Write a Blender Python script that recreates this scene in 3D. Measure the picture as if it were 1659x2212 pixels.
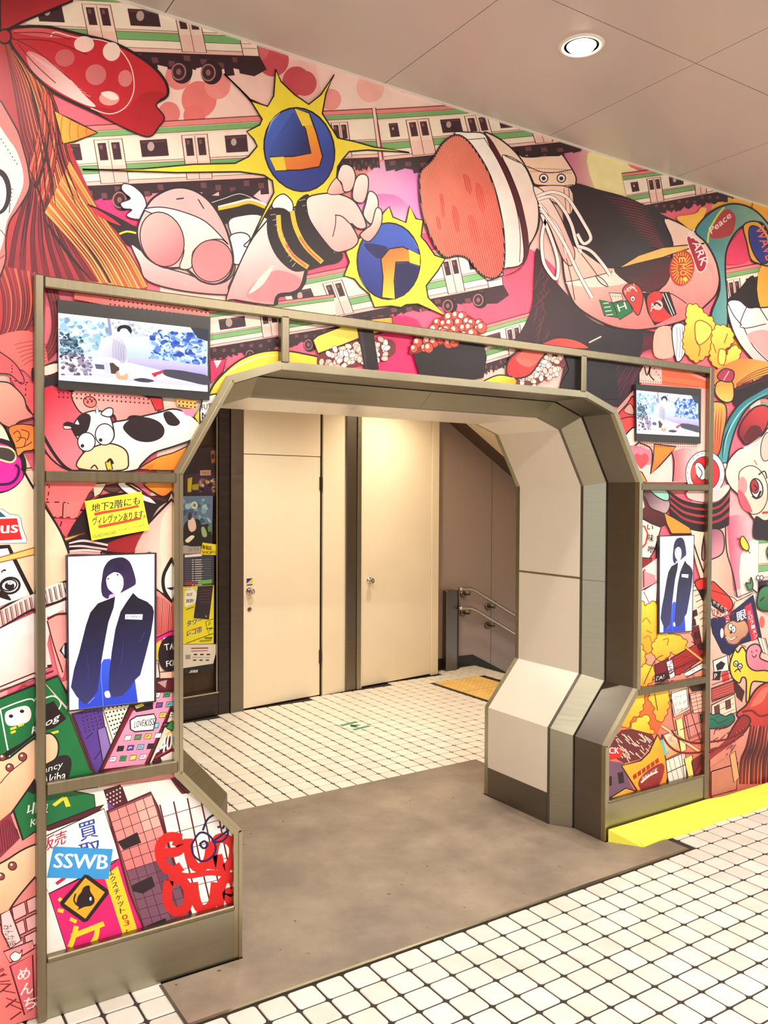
import bpy, bmesh, math, random
from mathutils import Vector, Matrix
from mathutils.geometry import tessellate_polygon, delaunay_2d_cdt

for o in list(bpy.data.objects): bpy.data.objects.remove(o)
SC = bpy.context.scene
COL = SC.collection
rnd = random.Random(7)

# ------------------------------------------------------------------ camera
# world: X along the mural wall, Y into it, Z up; the camera stands over the origin
H_CAM = 1.65
F_PX = 1823.74
CXP, CYP = 829.5, 1106.0
YAW, PITCH, ROLL = (math.radians(a) for a in (33.0876, -1.3115, 0.2966))
_f = Vector((math.sin(YAW)*math.cos(PITCH), math.cos(YAW)*math.cos(PITCH), math.sin(PITCH)))
_r0 = Vector((math.cos(YAW), -math.sin(YAW), 0))
_u0 = _r0.cross(_f)
_r = _r0*math.cos(ROLL) + _u0*math.sin(ROLL)
_u = _r.cross(_f)
cam_d = bpy.data.cameras.new('camera')
cam = bpy.data.objects.new('camera', cam_d)
COL.objects.link(cam)
cam_d.sensor_fit = 'HORIZONTAL'
cam_d.sensor_width = 36.0
cam_d.lens = F_PX*36.0/1659.0
cam_d.clip_start = 0.05
cam.matrix_world = Matrix(((_r.x, _u.x, -_f.x, 0), (_r.y, _u.y, -_f.y, 0), (_r.z, _u.z, -_f.z, H_CAM), (0, 0, 0, 1)))
SC.camera = cam

# ------------------------------------------------------------------ world, exposure
SC.view_settings.view_transform = 'Standard'
SC.view_settings.look = 'None'
SC.view_settings.gamma = 1.0
SC.view_settings.use_curve_mapping = False
SC.view_settings.exposure = 0.28
W = bpy.data.worlds.new('world')
SC.world = W
W.use_nodes = True
W.node_tree.nodes['Background'].inputs[0].default_value = (1.0, 0.98, 0.96, 1)
W.node_tree.nodes['Background'].inputs[1].default_value = 0.9

# ------------------------------------------------------------------ pixel -> place
def ray(x, y):
    return _f + _r*((x-CXP)/F_PX) + _u*(-(y-CYP)/F_PX)
def on_wall(x, y, Y):
    d = ray(x, y); t = Y/d.y
    return Vector((t*d.x, Y, H_CAM+t*d.z))
def to_px(p):
    q = Vector(p)-Vector((0, 0, H_CAM)); w = q.dot(_f)
    return (CXP+F_PX*q.dot(_r)/w, CYP-F_PX*q.dot(_u)/w) if w > .05 else (-9e4, -9e4)

# ------------------------------------------------------------------ materials
def lin(c):
    return tuple((v/255/12.92 if v/255 <= .04045 else ((v/255+.055)/1.055)**2.4) for v in c[:3])
MATS = {}
def mat(name, rgb, rough=.5, metal=0., vary=.0, vscale=6., stretch=(1, 1, 1), bump=0., bscale=200., spec=.5, coat=0., emit=None, estr=0.):
    if name in MATS: return MATS[name]
    m = bpy.data.materials.new(name); m.use_nodes = True
    nt = m.node_tree; b = nt.nodes['Principled BSDF']
    c = lin(rgb)+(1,)
    b.inputs['Base Color'].default_value = c
    b.inputs['Roughness'].default_value = rough
    b.inputs['Metallic'].default_value = metal
    b.inputs['Specular IOR Level'].default_value = spec
    b.inputs['Coat Weight'].default_value = coat
    tc = nt.nodes.new('ShaderNodeTexCoord')
    if vary or bump:
        mp = nt.nodes.new('ShaderNodeMapping'); mp.inputs['Scale'].default_value = stretch
        nt.links.new(tc.outputs['Object'], mp.inputs['Vector'])
    if vary:
        n = nt.nodes.new('ShaderNodeTexNoise'); n.inputs['Scale'].default_value = vscale; n.inputs['Detail'].default_value = 6
        nt.links.new(mp.outputs[0], n.inputs['Vector'])
        r = nt.nodes.new('ShaderNodeMapRange')
        r.inputs['From Min'].default_value = .3; r.inputs['From Max'].default_value = .7
        r.inputs['To Min'].default_value = 1-vary; r.inputs['To Max'].default_value = 1+vary*.6
        nt.links.new(n.outputs['Fac'], r.inputs['Value'])
        mx = nt.nodes.new('ShaderNodeVectorMath'); mx.operation = 'SCALE'
        mx.inputs[0].default_value = c[:3]
        nt.links.new(r.outputs[0], mx.inputs['Scale'])
        nt.links.new(mx.outputs[0], b.inputs['Base Color'])
        r2 = nt.nodes.new('ShaderNodeMapRange')
        r2.inputs['To Min'].default_value = max(.03, rough-.08); r2.inputs['To Max'].default_value = min(1, rough+.08)
        nt.links.new(n.outputs['Fac'], r2.inputs['Value']); nt.links.new(r2.outputs[0], b.inputs['Roughness'])
    if bump:
        n2 = nt.nodes.new('ShaderNodeTexNoise'); n2.inputs['Scale'].default_value = bscale; n2.inputs['Detail'].default_value = 4
        nt.links.new(mp.outputs[0], n2.inputs['Vector'])
        bp = nt.nodes.new('ShaderNodeBump'); bp.inputs['Strength'].default_value = bump; bp.inputs['Distance'].default_value = .002
        nt.links.new(n2.outputs['Fac'], bp.inputs['Height']); nt.links.new(bp.outputs[0], b.inputs['Normal'])
    if emit:
        b.inputs['Emission Color'].default_value = lin(emit)+(1,); b.inputs['Emission Strength'].default_value = estr
    MATS[name] = m
    return m

# ------------------------------------------------------------------ objects
def tag(o, label=None, cat=None, group=None, kind=None):
    if label: o['label'] = label
    if cat: o['category'] = cat
    if group: o['group'] = group
    if kind: o['kind'] = kind
    return o
def link(o, parent=None):
    COL.objects.link(o)
    if parent: o.parent = parent; o.matrix_parent_inverse = parent.matrix_world.inverted() if False else Matrix()
    return o
def empty(name, label=None, cat=None, loc=(0, 0, 0), group=None, kind=None):
    o = bpy.data.objects.new(name, None); o.location = loc; o.empty_display_size = .1
    COL.objects.link(o)
    return tag(o, label, cat, group, kind)
def mesh(name, verts, faces, m, parent=None, smooth=False):
    me = bpy.data.meshes.new(name); me.from_pydata([tuple(v) for v in verts], [], [tuple(f) for f in faces]); me.update()
    if m: me.materials.append(m)
    if smooth:
        for p in me.polygons: p.use_smooth = True
    return link(bpy.data.objects.new(name, me), parent)
def bm_obj(name, bm, m, parent=None, smooth=False):
    me = bpy.data.meshes.new(name); bmesh.ops.recalc_face_normals(bm, faces=bm.faces[:]); bm.to_mesh(me); bm.free()
    if m: me.materials.append(m)
    if smooth:
        for p in me.polygons: p.use_smooth = True
    return link(bpy.data.objects.new(name, me), parent)
def hexa(name, a, b, m, parent=None, bev=0.):
    """solid between two quads a (4 pts) and b (4 pts)"""
    bm = bmesh.new()
    va = [bm.verts.new(p) for p in a]; vb = [bm.verts.new(p) for p in b]
    bm.faces.new(va); bm.faces.new(vb[::-1])
    for i in range(len(va)):
        j = (i+1) % len(va)
        bm.faces.new((va[j], va[i], vb[i], vb[j]))
    if bev: bmesh.ops.bevel(bm, geom=bm.edges[:], offset=bev, segments=1, affect='EDGES')
    return bm_obj(name, bm, m, parent)
def box(name, x, y, z, m, parent=None, bev=0.):
    a = [(x[0], y[0], z[0]), (x[1], y[0], z[0]), (x[1], y[1], z[0]), (x[0], y[1], z[0])]
    return hexa(name, a, [(p[0], p[1], z[1]) for p in a], m, parent, bev)
def tube_bm(bm, pts, r, n=12, cap=True):
    pts = [Vector(p) for p in pts]; rings = []
    up = Vector((0, 0, 1))
    for i, p in enumerate(pts):
        t = (pts[min(i+1, len(pts)-1)]-pts[max(i-1, 0)]).normalized()
        a = t.cross(up if abs(t.z) < .95 else Vector((0, 1, 0))).normalized(); b = t.cross(a)
        rr = r[i] if isinstance(r, (list, tuple)) else r
        rings.append([bm.verts.new(p+a*math.cos(2*math.pi*k/n)*rr+b*math.sin(2*math.pi*k/n)*rr) for k in range(n)])
    for i in range(len(rings)-1):
        for k in range(n):
            bm.faces.new((rings[i][k], rings[i][(k+1) % n], rings[i+1][(k+1) % n], rings[i+1][k]))
    if cap: bm.faces.new(rings[0][::-1]); bm.faces.new(rings[-1])
def tube(name, pts, r, m, parent=None, n=12):
    bm = bmesh.new(); tube_bm(bm, pts, r, n); return bm_obj(name, bm, m, parent, True)
def lathe(name, prof, n, m, parent=None, mtx=None, smooth=True):
    bm = bmesh.new(); rings = []
    for r, h in prof:
        rings.append([bm.verts.new((max(r, 1e-5)*math.cos(2*math.pi*k/n), max(r, 1e-5)*math.sin(2*math.pi*k/n), h)) for k in range(n)])
    for i in range(len(rings)-1):
        for k in range(n): bm.faces.new((rings[i][k], rings[i][(k+1) % n], rings[i+1][(k+1) % n], rings[i+1][k]))
    bm.faces.new(rings[0][::-1]); bm.faces.new(rings[-1])
    if mtx: bmesh.ops.transform(bm, matrix=mtx, verts=bm.verts[:])
    return bm_obj(name, bm, m, parent, smooth)

# ------------------------------------------------------------------ key sizes
D = 2.756            # front plane of the gateway
ZC = 3.23            # ceiling height
XC = 2.12            # gateway axis
PROF = [(-.923, 0), (-.923, .458), (-1.138, .704), (-1.138, 1.707), (-.955, 2.027), (-.772, 2.09)]
PROF = [(XC+x, z) for x, z in PROF]+[(XC-x, z) for x, z in PROF[::-1]]
def inset(d):
    """gateway outline moved inwards by d"""
    n = len(PROF); out = []
    segs = []
    for i in range(n-1):
        a, b = Vector(PROF[i]), Vector(PROF[i+1]); t = (b-a).normalized()
        nn = Vector((t.y, -t.x))
        segs.append((a+nn*d, t))
    for i in range(n):
        if i == 0: p, t = segs[0]; out.append((p.x, 0.))
        elif i == n-1: p, t = segs[-1]; out.append((p.x, 0.))
        else:
            (p, t), (q, s) = segs[i-1], segs[i]
            den = t.x*s.y-t.y*s.x
            k = ((q.x-p.x)*s.y-(q.y-p.y)*s.x)/den
            out.append((p.x+t.x*k, p.y+t.y*k))
    return out

# ------------------------------------------------------------------ ceiling lamps of the concourse
M_WHITE_TRIM = mat('lamp_trim_white', (235, 228, 215), .4)
M_LAMP = mat('lamp_glow', (255, 244, 225), .5, emit=(255, 236, 205), estr=22)
M_REFL = mat('lamp_reflector', (225, 220, 210), .25, .8)
def downlight(x, y, z, power, label, color=(1, .93, .85), spot=150, r=.062):
    e = empty('downlight', label, 'ceiling lamp', (x, y, z), 'recessed downlights')
    lathe('trim_ring', [(r, .03), (r, -.004), (r+.012, -.006), (r+.018, .0), (r+.018, .03)], 40, M_WHITE_TRIM, e)
    lathe('reflector', [(r*.98, -.002), (r*.90, .03), (r*.89, .034), (r, .034), (r, -.002)], 40, M_REFL, e)
    lathe('bulb', [(.0, -.022), (r*.4, -.020), (r*.72, -.010), (r*.90, .004), (r*.92, .028), (.0, .03)], 40, M_LAMP, e)
    ld = bpy.data.lights.new('downlight_light', 'SPOT'); ld.energy = power; ld.color = color
    ld.spot_size = math.radians(spot); ld.spot_blend = .9; ld.shadow_soft_size = r*.8
    lo = bpy.data.objects.new('downlight_light', ld); lo.location = (0, 0, -.03); link(lo, e)
    return e
def strip(x0, x1, y, z, power, label):
    """fluorescent batten under the concourse ceiling"""
    e = empty('fluorescent_batten', label, 'ceiling lamp', ((x0+x1)/2, y, z), 'fluorescent battens behind the viewer')
    L = (x1-x0)/2
    box('housing', (-L, L), (-.05, .05), (-.03, 0), M_WHITE_TRIM, e, .004)
    tube('fluorescent_tube', [(-L+.03, 0, -.05), (L-.03, 0, -.05)], .015, M_LAMP, e)
    ld = bpy.data.lights.new('batten_light', 'AREA'); ld.shape = 'RECTANGLE'; ld.size = 2*L; ld.size_y = .09
    ld.energy = power; ld.color = (1, .965, .93)
    lo = bpy.data.objects.new('batten_light', ld); lo.location = (0, 0, -.075); link(lo, e)
    return e
downlight(2.222, 2.15, ZC, 40, 'round recessed downlight glowing in the beige ceiling above the gateway')
downlight(.49, 2.15, ZC, 40, 'added unseen recessed downlight above the left end of the mural')  # this lamp and the next are added out of view to light the wall
downlight(3.95, 2.15, ZC, 40, 'added unseen recessed downlight above the right end of the mural')
strip(-.9, .9, .2, ZC, 62, 'white fluorescent batten over the concourse, nearest to the left wall end')
strip(1.5, 3.3, .2, ZC, 62, 'white fluorescent batten over the concourse, middle of its row')
strip(3.9, 5.7, .2, ZC, 62, 'white fluorescent batten over the concourse, right end of its row')
# inner corridor: warm lamp by the far door, the other three added for light
downlight(3.95, 5.55, 2.62, 75, 'recessed downlight in the inner corridor over the far cream door', (1, .84, .62))
downlight(2.55, 5.0, 2.62, 75, 'added unseen recessed downlight in the inner corridor over the near cream door', (1, .90, .76))
downlight(3.2, 4.4, 2.62, 70, 'added unseen recessed downlight in the inner corridor just behind the gateway', (1, .93, .84))
downlight(5.3, 4.6, 2.25, 60, 'added unseen recessed downlight in the inner corridor over the stairs', (1, .92, .82))
# ================================================================== SETTING
M_CEIL = mat('ceiling_board_paint', (200, 188, 177), .34, vary=.03, vscale=1.5, spec=.5)
M_GAP = mat('dark_joint', (96, 84, 74), .8)
M_GROUT = mat('tile_grout', (52, 44, 38), .9, vary=.25, vscale=14)
M_WALLCORE = mat('wall_plaster', (225, 205, 190), .7, vary=.05)
M_CREAM = mat('cream_paint', (250, 234, 204), .42, vary=.025, vscale=3)
M_CREAM2 = mat('cream_door_paint', (251, 236, 208), .36, vary=.03, vscale=2.5)
M_GREYW = mat('taupe_gloss_panel', (172, 154, 144), .3, vary=.012, vscale=2)
M_BLACK = mat('black_skirting', (32, 29, 28), .45)
M_STEEL = mat('brushed_steel', (164, 160, 140), .34, 1., vary=.045, vscale=5, stretch=(1, 1, 14))
M_STEELD = mat('dark_brushed_steel', (128, 122, 114), .36, 1., vary=.05, vscale=5, stretch=(1, 1, 10))
M_STEELL = mat('bright_steel_bead', (176, 168, 142), .3, 1., vary=.06, vscale=4)
M_FRAME = mat('satin_olive_steel', (140, 131, 108), .36, 1., vary=.10, vscale=5, stretch=(14, 1, 1))
M_CHROME = mat('chrome', (205, 200, 192), .12, 1.)
M_PANEL = mat('white_enamel_panel', (240, 228, 210), .3, vary=.025, vscale=3)
M_BRONZE = mat('dark_bronze_frame', (72, 66, 66), .35, .9, vary=.15, vscale=5, stretch=(1, 1, 8))

def tile_material(name, a, b):
    m = bpy.data.materials.new(name); m.use_nodes = True; nt = m.node_tree; p = nt.nodes['Principled BSDF']
    info = nt.nodes.new('ShaderNodeObjectInfo'); tc = nt.nodes.new('ShaderNodeTexCoord')
    geo = nt.nodes.new('ShaderNodeNewGeometry')
    n = nt.nodes.new('ShaderNodeTexNoise'); n.inputs['Scale'].default_value = 9; n.inputs['Detail'].default_value = 8
    nt.links.new(geo.outputs['Position'], n.inputs['Vector'])
    add = nt.nodes.new('ShaderNodeMath'); add.operation = 'ADD'
    sc = nt.nodes.new('ShaderNodeMath'); sc.operation = 'MULTIPLY'; sc.inputs[1].default_value = .45
    nt.links.new(info.outputs['Random'], sc.inputs[0]); nt.links.new(sc.outputs[0], add.inputs[0]); nt.links.new(n.outputs['Fac'], add.inputs[1])
    r = nt.nodes.new('ShaderNodeValToRGB'); r.color_ramp.elements[0].position = .4; r.color_ramp.elements[1].position = 1.0
    r.color_ramp.elements[0].color = lin(a)+(1,); r.color_ramp.elements[1].color = lin(b)+(1,)
    nt.links.new(add.outputs[0], r.inputs[0]); nt.links.new(r.outputs[0], p.inputs['Base Color'])
    p.inputs['Roughness'].default_value = .42
    n2 = nt.nodes.new('ShaderNodeTexNoise'); n2.inputs['Scale'].default_value = 350
    nt.links.new(geo.outputs['Position'], n2.inputs['Vector'])
    bp = nt.nodes.new('ShaderNodeBump'); bp.inputs['Strength'].default_value = .15; bp.inputs['Distance'].default_value = .001
    nt.links.new(n2.outputs['Fac'], bp.inputs['Height']); nt.links.new(bp.outputs[0], p.inputs['Normal'])
    return m
M_TILE = tile_material('glazed_floor_tile', (212, 203, 191), (232, 226, 215))
M_TILE_IN = tile_material('corridor_floor_tile', (238, 226, 208), (250, 242, 226))

# ---- floors ----
def tile_outline(sx, sy, r):
    out = []
    for cx, cy, a0 in ((sx-r, sy-r, 0), (-sx+r, sy-r, 90), (-sx+r, -sy+r, 180), (sx-r, -sy+r, 270)):
        for k in range(3):
            a = math.radians(a0+45*k); out.append((cx+r*math.cos(a), cy+r*math.sin(a)))
    return out
def tile_geo(sx, sy, r=.011):
    o1 = tile_outline(sx, sy, r); o2 = tile_outline(sx-.0022, sy-.0022, r*.85); n = len(o1)
    V = [(x, y, -.009) for x, y in o1]+[(x, y, -.0022) for x, y in o1]+[(x, y, 0) for x, y in o2]
    Fc = [tuple(2*n+i for i in range(n))]
    for k in (0, 1):
        for i in range(n):
            j = (i+1) % n; Fc.append((k*n+i, k*n+j, (k+1)*n+j, (k+1)*n+i))
    return V, Fc
def tiling(parent, x0, px, nx, y0, py, ny, keep, m, limit=300, gap=.0078, clipy=None):
    """one object per tile for those that show largest, the rest joined"""
    V, Fc = tile_geo(px/2-gap/2, py/2-gap/2)
    me = bpy.data.meshes.new('tile'); me.from_pydata(V, [], Fc); me.materials.append(m)
    cells = []
    for i in range(nx):
        for j in range(ny):
            x, y = x0+px*(i+.5), y0+py*(j+.5)
            if not keep(x, y): continue
            c = [to_px((x+a*px/2, y+b*py/2, 0)) for a, b in ((-1, -1), (1, -1), (1, 1), (-1, 1))]
            ar = abs(sum(c[k][0]*c[(k+1) % 4][1]-c[(k+1) % 4][0]*c[k][1] for k in range(4)))/2
            cen = to_px((x, y, 0))
            inside = -40 < cen[0] < 1700 and 0 < cen[1] < 2260
            if (y-D)*1 > 0 and inside:   # behind the wall: only through the opening
                t = (D+.4)/y; xo = x*t
                inside = 1.15 < xo < 3.1
            cells.append((ar if inside else -1, x, y))
    cells.sort(reverse=True)
    big = [c for c in cells[:limit] if c[0] > 0]; rest = cells[len(big):]
    for ar, x, y in big:
        o = bpy.data.objects.new('tile', me); o.location = (x, y, rnd.uniform(-.0006, .0003)); o.parent = parent; COL.objects.link(o)
    if rest:
        AV, AF = [], []
        for ar, x, y in rest:
            b = len(AV); AV += [(vx+x, vy+y, vz) for vx, vy, vz in V]; AF += [tuple(b+i for i in f) for f in Fc]
        tag(mesh('tile_field', AV, AF, m, parent), kind='stuff')
MAT_X0, MAT_X1, MAT_Y0, MAT_Y1 = .906, 3.316, 2.474, 4.036
floor = tag(box('floor', (-2.5, 8.), (-4., 3.56), (-.12, -.0045), M_GROUT), kind='structure')
PX, PY = .1065, .1045
def keep_out(x, y):
    if y > D+.03: return False
    return not (MAT_X0-.04 < x < MAT_X1+.02 and y > MAT_Y0)
tiling(floor, .591-PX*26, PX, 84, 2.470-PY*38, PY, 41, keep_out, M_TILE)
floor_in = tag(box('floor_inner', (-.6, 5.13), (3.56, 6.4), (-.12, -.0045), M_GROUT), kind='structure')
A_BW = math.radians(7.31); P0 = Vector((2.574, 5.90, 0)); EB = Vector((math.cos(A_BW), math.sin(A_BW), 0)); NB = Vector((math.sin(A_BW), -math.cos(A_BW), 0))
TACT = (4.36, 4.86, 3.9, 5.88)
def keep_in(x, y):
    if y > 5.86+.128*(x-2.574) + (.14 if x > 4.6 else 0): return False
    if MAT_X0 < x < MAT_X1 and y < MAT_Y1: return False
    if TACT[0]-.03 < x < TACT[1]+.03 and TACT[2] < y < TACT[3]: return False
    return x < 5.10
tiling(floor_in, 1.844-.103*22, .103, 54, 4.036-.103*4, .103, 27, keep_in, M_TILE_IN, gap=.0078)

# ---- rubber mat in the gateway ----
def mat_material():
    m = bpy.data.materials.new('brown_rubber_mat'); m.use_nodes = True; nt = m.node_tree; p = nt.nodes['Principled BSDF']
    geo = nt.nodes.new('ShaderNodeNewGeometry')
    n = nt.nodes.new('ShaderNodeTexNoise'); n.inputs['Scale'].default_value = 2.6; n.inputs['Detail'].default_value = 9; n.inputs['Roughness'].default_value = .62
    nt.links.new(geo.outputs['Position'], n.inputs['Vector'])
    r = nt.nodes.new('ShaderNodeValToRGB'); r.color_ramp.elements[0].position = .38; r.color_ramp.elements[1].position = .66
    r.color_ramp.elements[0].color = lin((126, 111, 96))+(1,); r.color_ramp.elements[1].color = lin((160, 142, 122))+(1,)
    nt.links.new(n.outputs['Fac'], r.inputs[0])
    sp = nt.nodes.new('ShaderNodeTexNoise'); sp.inputs['Scale'].default_value = 26; sp.inputs['Detail'].default_value = 2
    nt.links.new(geo.outputs['Position'], sp.inputs['Vector'])
    st = nt.nodes.new('ShaderNodeMapRange'); st.inputs['From Min'].default_value = .72; st.inputs['From Max'].default_value = .76
    nt.links.new(sp.outputs['Fac'], st.inputs['Value'])
    mx = nt.nodes.new('ShaderNodeMix'); mx.data_type = 'RGBA'; mx.inputs['B'].default_value = lin((70, 58, 50))+(1,)
    nt.links.new(r.outputs[0], mx.inputs['A']); nt.links.new(st.outputs[0], mx.inputs['Factor']); nt.links.new(mx.outputs['Result'], p.inputs['Base Color'])
    p.inputs['Roughness'].default_value = .5
    mp = nt.nodes.new('ShaderNodeMapping'); mp.inputs['Scale'].default_value = (160, 160, 0)
    nt.links.new(geo.outputs['Position'], mp.inputs['Vector'])
    v = nt.nodes.new('ShaderNodeTexVoronoi'); v.inputs['Scale'].default_value = 1; v.inputs['Randomness'].default_value = 0
    nt.links.new(mp.outputs[0], v.inputs['Vector'])
    bp = nt.nodes.new('ShaderNodeBump'); bp.inputs['Strength'].default_value = .35; bp.inputs['Distance'].default_value = .0015
    nt.links.new(v.outputs['Distance'], bp.inputs['Height']); nt.links.new(bp.outputs[0], p.inputs['Normal'])
    return m
mt = empty('rubber_mat', 'brown studded rubber mat running through the gateway opening', 'floor mat')
mo = []
for sg in (1, -1):
    side_ = [(XC+sg*.921, D-.020), (XC+sg*.921, D+.184), (XC+sg*.851, D+.290), (XC+sg*.847, D+.795)]
    xe = MAT_X1 if sg > 0 else MAT_X0
    row = [(xe, MAT_Y0+.012), (xe, D-.020)]+side_+[(xe, D+.795), (xe, MAT_Y1)]
    mo += row if sg > 0 else row[::-1]
bmm = bmesh.new()
ma = [bmm.verts.new((x, y, -.0044)) for x, y in mo]; mb = [bmm.verts.new((x, y, .003)) for x, y in mo]
for t_ in tessellate_polygon([[Vector((x, y, 0)) for x, y in mo]]):
    bmm.faces.new([ma[i] for i in t_]); bmm.faces.new([mb[i] for i in t_[::-1]])
for i in range(len(mo)): bmm.faces.new((ma[i], ma[(i+1) % len(mo)], mb[(i+1) % len(mo)], mb[i]))
bm_obj('mat_sheet', bmm, mat_material(), mt)
box('edge_strip', (MAT_X0, MAT_X1), (MAT_Y0, MAT_Y0+.012), (-.0055, .004), M_STEEL, mt)
box('edge_strip', (MAT_X0-.010, MAT_X0), (MAT_Y0, D-.02), (-.0055, .003), M_STEELD, mt)

# ---- front wall (three solid blocks around the opening) ----
def prism_y(name, poly, y0, y1, m, parent=None):
    bm = bmesh.new()
    a = [bm.verts.new((x, y0, z)) for x, z in poly]; b = [bm.verts.new((x, y1, z)) for x, z in poly]; n = len(poly)
    for t in tessellate_polygon([[Vector((x, z, 0)) for x, z in poly]]):
        bm.faces.new([a[i] for i in t]); bm.faces.new([b[i] for i in t[::-1]])
    for i in range(n): bm.faces.new((a[i], a[(i+1) % n], b[(i+1) % n], b[i]))
    return bm_obj(name, bm, m, parent)
OUTL = inset(-.02)
YW = D+.020          # plane of the printed mural film
wpoly = [(-2.5, 0), (OUTL[0][0], 0)]+OUTL[1:-1]+[(OUTL[-1][0], 0), (8., 0), (8., ZC+.05), (-2.5, ZC+.05)]
tag(prism_y('wall_front', wpoly, YW+.002, D+.782, M_WALLCORE), kind='structure')

# ---- ceiling boards ----
ceil_o = tag(box('ceiling', (-2.5, 8.), (-4., D+.02), (ZC+.013, ZC+.1), M_GAP), kind='structure')
xs = [1.795+.866*k for k in range(-5, 8)]; ys = [-3.9, -1.65, .2, 2.006, D+.019]
LAMPS = [(2.222, 2.15), (.49, 2.15), (3.95, 2.15)]
for i in range(len(xs)-1):
    for j in range(len(ys)-1):
        x0, x1, y0, y1 = xs[i]+.0017, xs[i+1]-.0017, ys[j]+.0017, ys[j+1]-(.0017 if j < 3 else 0)
        hole = [l for l in LAMPS if x0 < l[0] < x1 and y0 < l[1] < y1]
        if not hole:
            box('ceiling_panel', (x0, x1), (y0, y1), (ZC, ZC+.013), M_CEIL, ceil_o)
        else:
            lx, ly = hole[0]; bm = bmesh.new(); n = 40
            outer = [(x0, y0), (x1, y0), (x1, y1), (x0, y1)]; circ = [(lx+.066*math.cos(2*math.pi*k/n), ly+.066*math.sin(2*math.pi*k/n)) for k in range(n)]
            lo = [bm.verts.new((p[0], p[1], ZC)) for p in outer+circ]; hi = [bm.verts.new((p[0], p[1], ZC+.013)) for p in outer+circ]
            for t in tessellate_polygon([[Vector((*p, 0)) for p in outer], [Vector((*p, 0)) for p in circ[::-1]]]):
                f = [(i if i < 4 else 4+(n-1-(i-4))) for i in t]
                bm.faces.new([lo[q] for q in f]); bm.faces.new([hi[q] for q in f[::-1]])
            for k in range(4): bm.faces.new((lo[k], lo[(k+1) % 4], hi[(k+1) % 4], hi[k]))
            for k in range(n): bm.faces.new((lo[4+k], lo[4+(k+1) % n], hi[4+(k+1) % n], hi[4+k]))
            bm_obj('ceiling_panel', bm, M_CEIL, ceil_o)
tag(box('wall_opposite', (-2.5, 8.), (-4.1, -4.), (0, ZC), M_WALLCORE), kind='structure')
tag(box('trim_1', (-2.5, 8.), (YW-.012, YW+.001), (ZC-.006, ZC), M_WHITE_TRIM), kind='structure')

# ---- inner corridor ----
def bw(s, z, d=0.): return P0+EB*s+NB*d+Vector((0, 0, z))
def bbox(name, s, z, d, m, parent=None, bev=0.):
    a = [bw(s[0], z[0], d[0]), bw(s[1], z[0], d[0]), bw(s[1], z[1], d[0]), bw(s[0], z[1], d[0])]
    b = [p+NB*(d[1]-d[0]) for p in a]
    return hexa(name, a, b, m, parent, bev)
ZI = 2.62
tag(bbox('wall_back', (-3.2, 2.06), (-.1, ZI), (-.16, -.045), M_CREAM), kind='structure')
tag(box('wall_stair', (4.5, 9.), (6.28, 6.4), (-2.8, ZI), M_GREYW), kind='structure')
tag(box('wall_left', (-.7, -.6), (3.5, 6.0), (0, ZI), M_CREAM), kind='structure')
tag(box('wall_stair_end', (9., 9.1), (3.5, 6.4), (-2.8, ZI), M_GREYW), kind='structure')
ci = tag(box('ceiling_inner', (-.7, 5.2), (3.54, 6.4), (ZI+.013, ZI+.12), M_GAP), kind='structure')
IL = [(3.95, 5.55), (2.55, 5.0), (3.2, 4.4)]
box('ceiling_panel', (-.7, 4.32), (3.54, 6.4), (ZI+.001, ZI+.013), M_CEIL, ci)
# sloping soffit over the stairs
def slope_z(x): return 2.249-.636*(x-4.893)
def soff(name, y0, y1, m, t=.05, xa=4.315, xb=9.):
    return tag(hexa(name, [(xa, y0, slope_z(xa)), (xb, y0, slope_z(xb)), (xb, y1, slope_z(xb)), (xa, y1, slope_z(xa))],
         [(xa, y0, slope_z(xa)+t), (xb, y0, slope_z(xb)+t), (xb, y1, slope_z(xb)+t), (xa, y1, slope_z(xa)+t)], m), kind='structure')
M_DARKB = mat('dim_soffit_brown', (92, 74, 62), .5)
soff('ceiling_stair', 3.54, 6.06, M_CREAM)
soff('ceiling_stair_dim', 6.06, 6.272, M_DARKB, .05)  # part of the same soffit, its dimmer light put into a dark colour
soff('trim_3', 6.262, 6.279, M_STEELL, .012)
# stairs going down to the right
st = tag(empty('stairs'), 'cream steps going down behind the gateway beside the taupe wall', 'stairs')
for k in range(12):
    x0 = 5.13+.3*k
    if k == 0: continue
    box('step', (x0-.3, x0), (3.58, 6.27), (-.16*k-.3, -.16*k), M_TILE_IN, st)
# skirting on the taupe wall
M_SK = M_BLACK
sk = [(4.56, 0), (5.11, 0), (5.5, -.205), (6.6, -.79), (6.6, -.66), (5.5, -.095), (5.11, .105), (4.56, .105)]
tag(prism_y('baseboard_stair', sk, 6.268, 6.28, M_SK), kind='structure')
box('panel_seam', (5.335, 5.339), (6.2785, 6.28), (-.6, 2.6), M_GAP, bpy.data.objects['wall_stair'])

# tactile paving
M_TACT = mat('yellow_tactile_paving', (244, 200, 116), .55, vary=.12, vscale=8)
tp = empty('tactile_paving', 'yellow bumpy tactile paving strip set in the floor before the stairs', 'tactile paving')
for k in range(5):
    y0 = TACT[3]-.4*(k+1)+.004
    for c in range(2):
        bm = bmesh.new(); x0 = TACT[0]+.25*c
        r0 = bmesh.ops.create_cube(bm, size=1, matrix=Matrix.Translation((x0+.125, y0+.196, -.003))@Matrix.Diagonal((.246, .392, .008, 1)))
        for a in range(5):
            for b in range(8):
                bmesh.ops.create_cone(bm, cap_ends=True, segments=8, radius1=.016, radius2=.009, depth=.005, matrix=Matrix.Translation((x0+.025+.05*a, y0+.025+.049*b, .0035)))
        bm_obj('tactile_tile', bm, M_TACT, tp)
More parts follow.
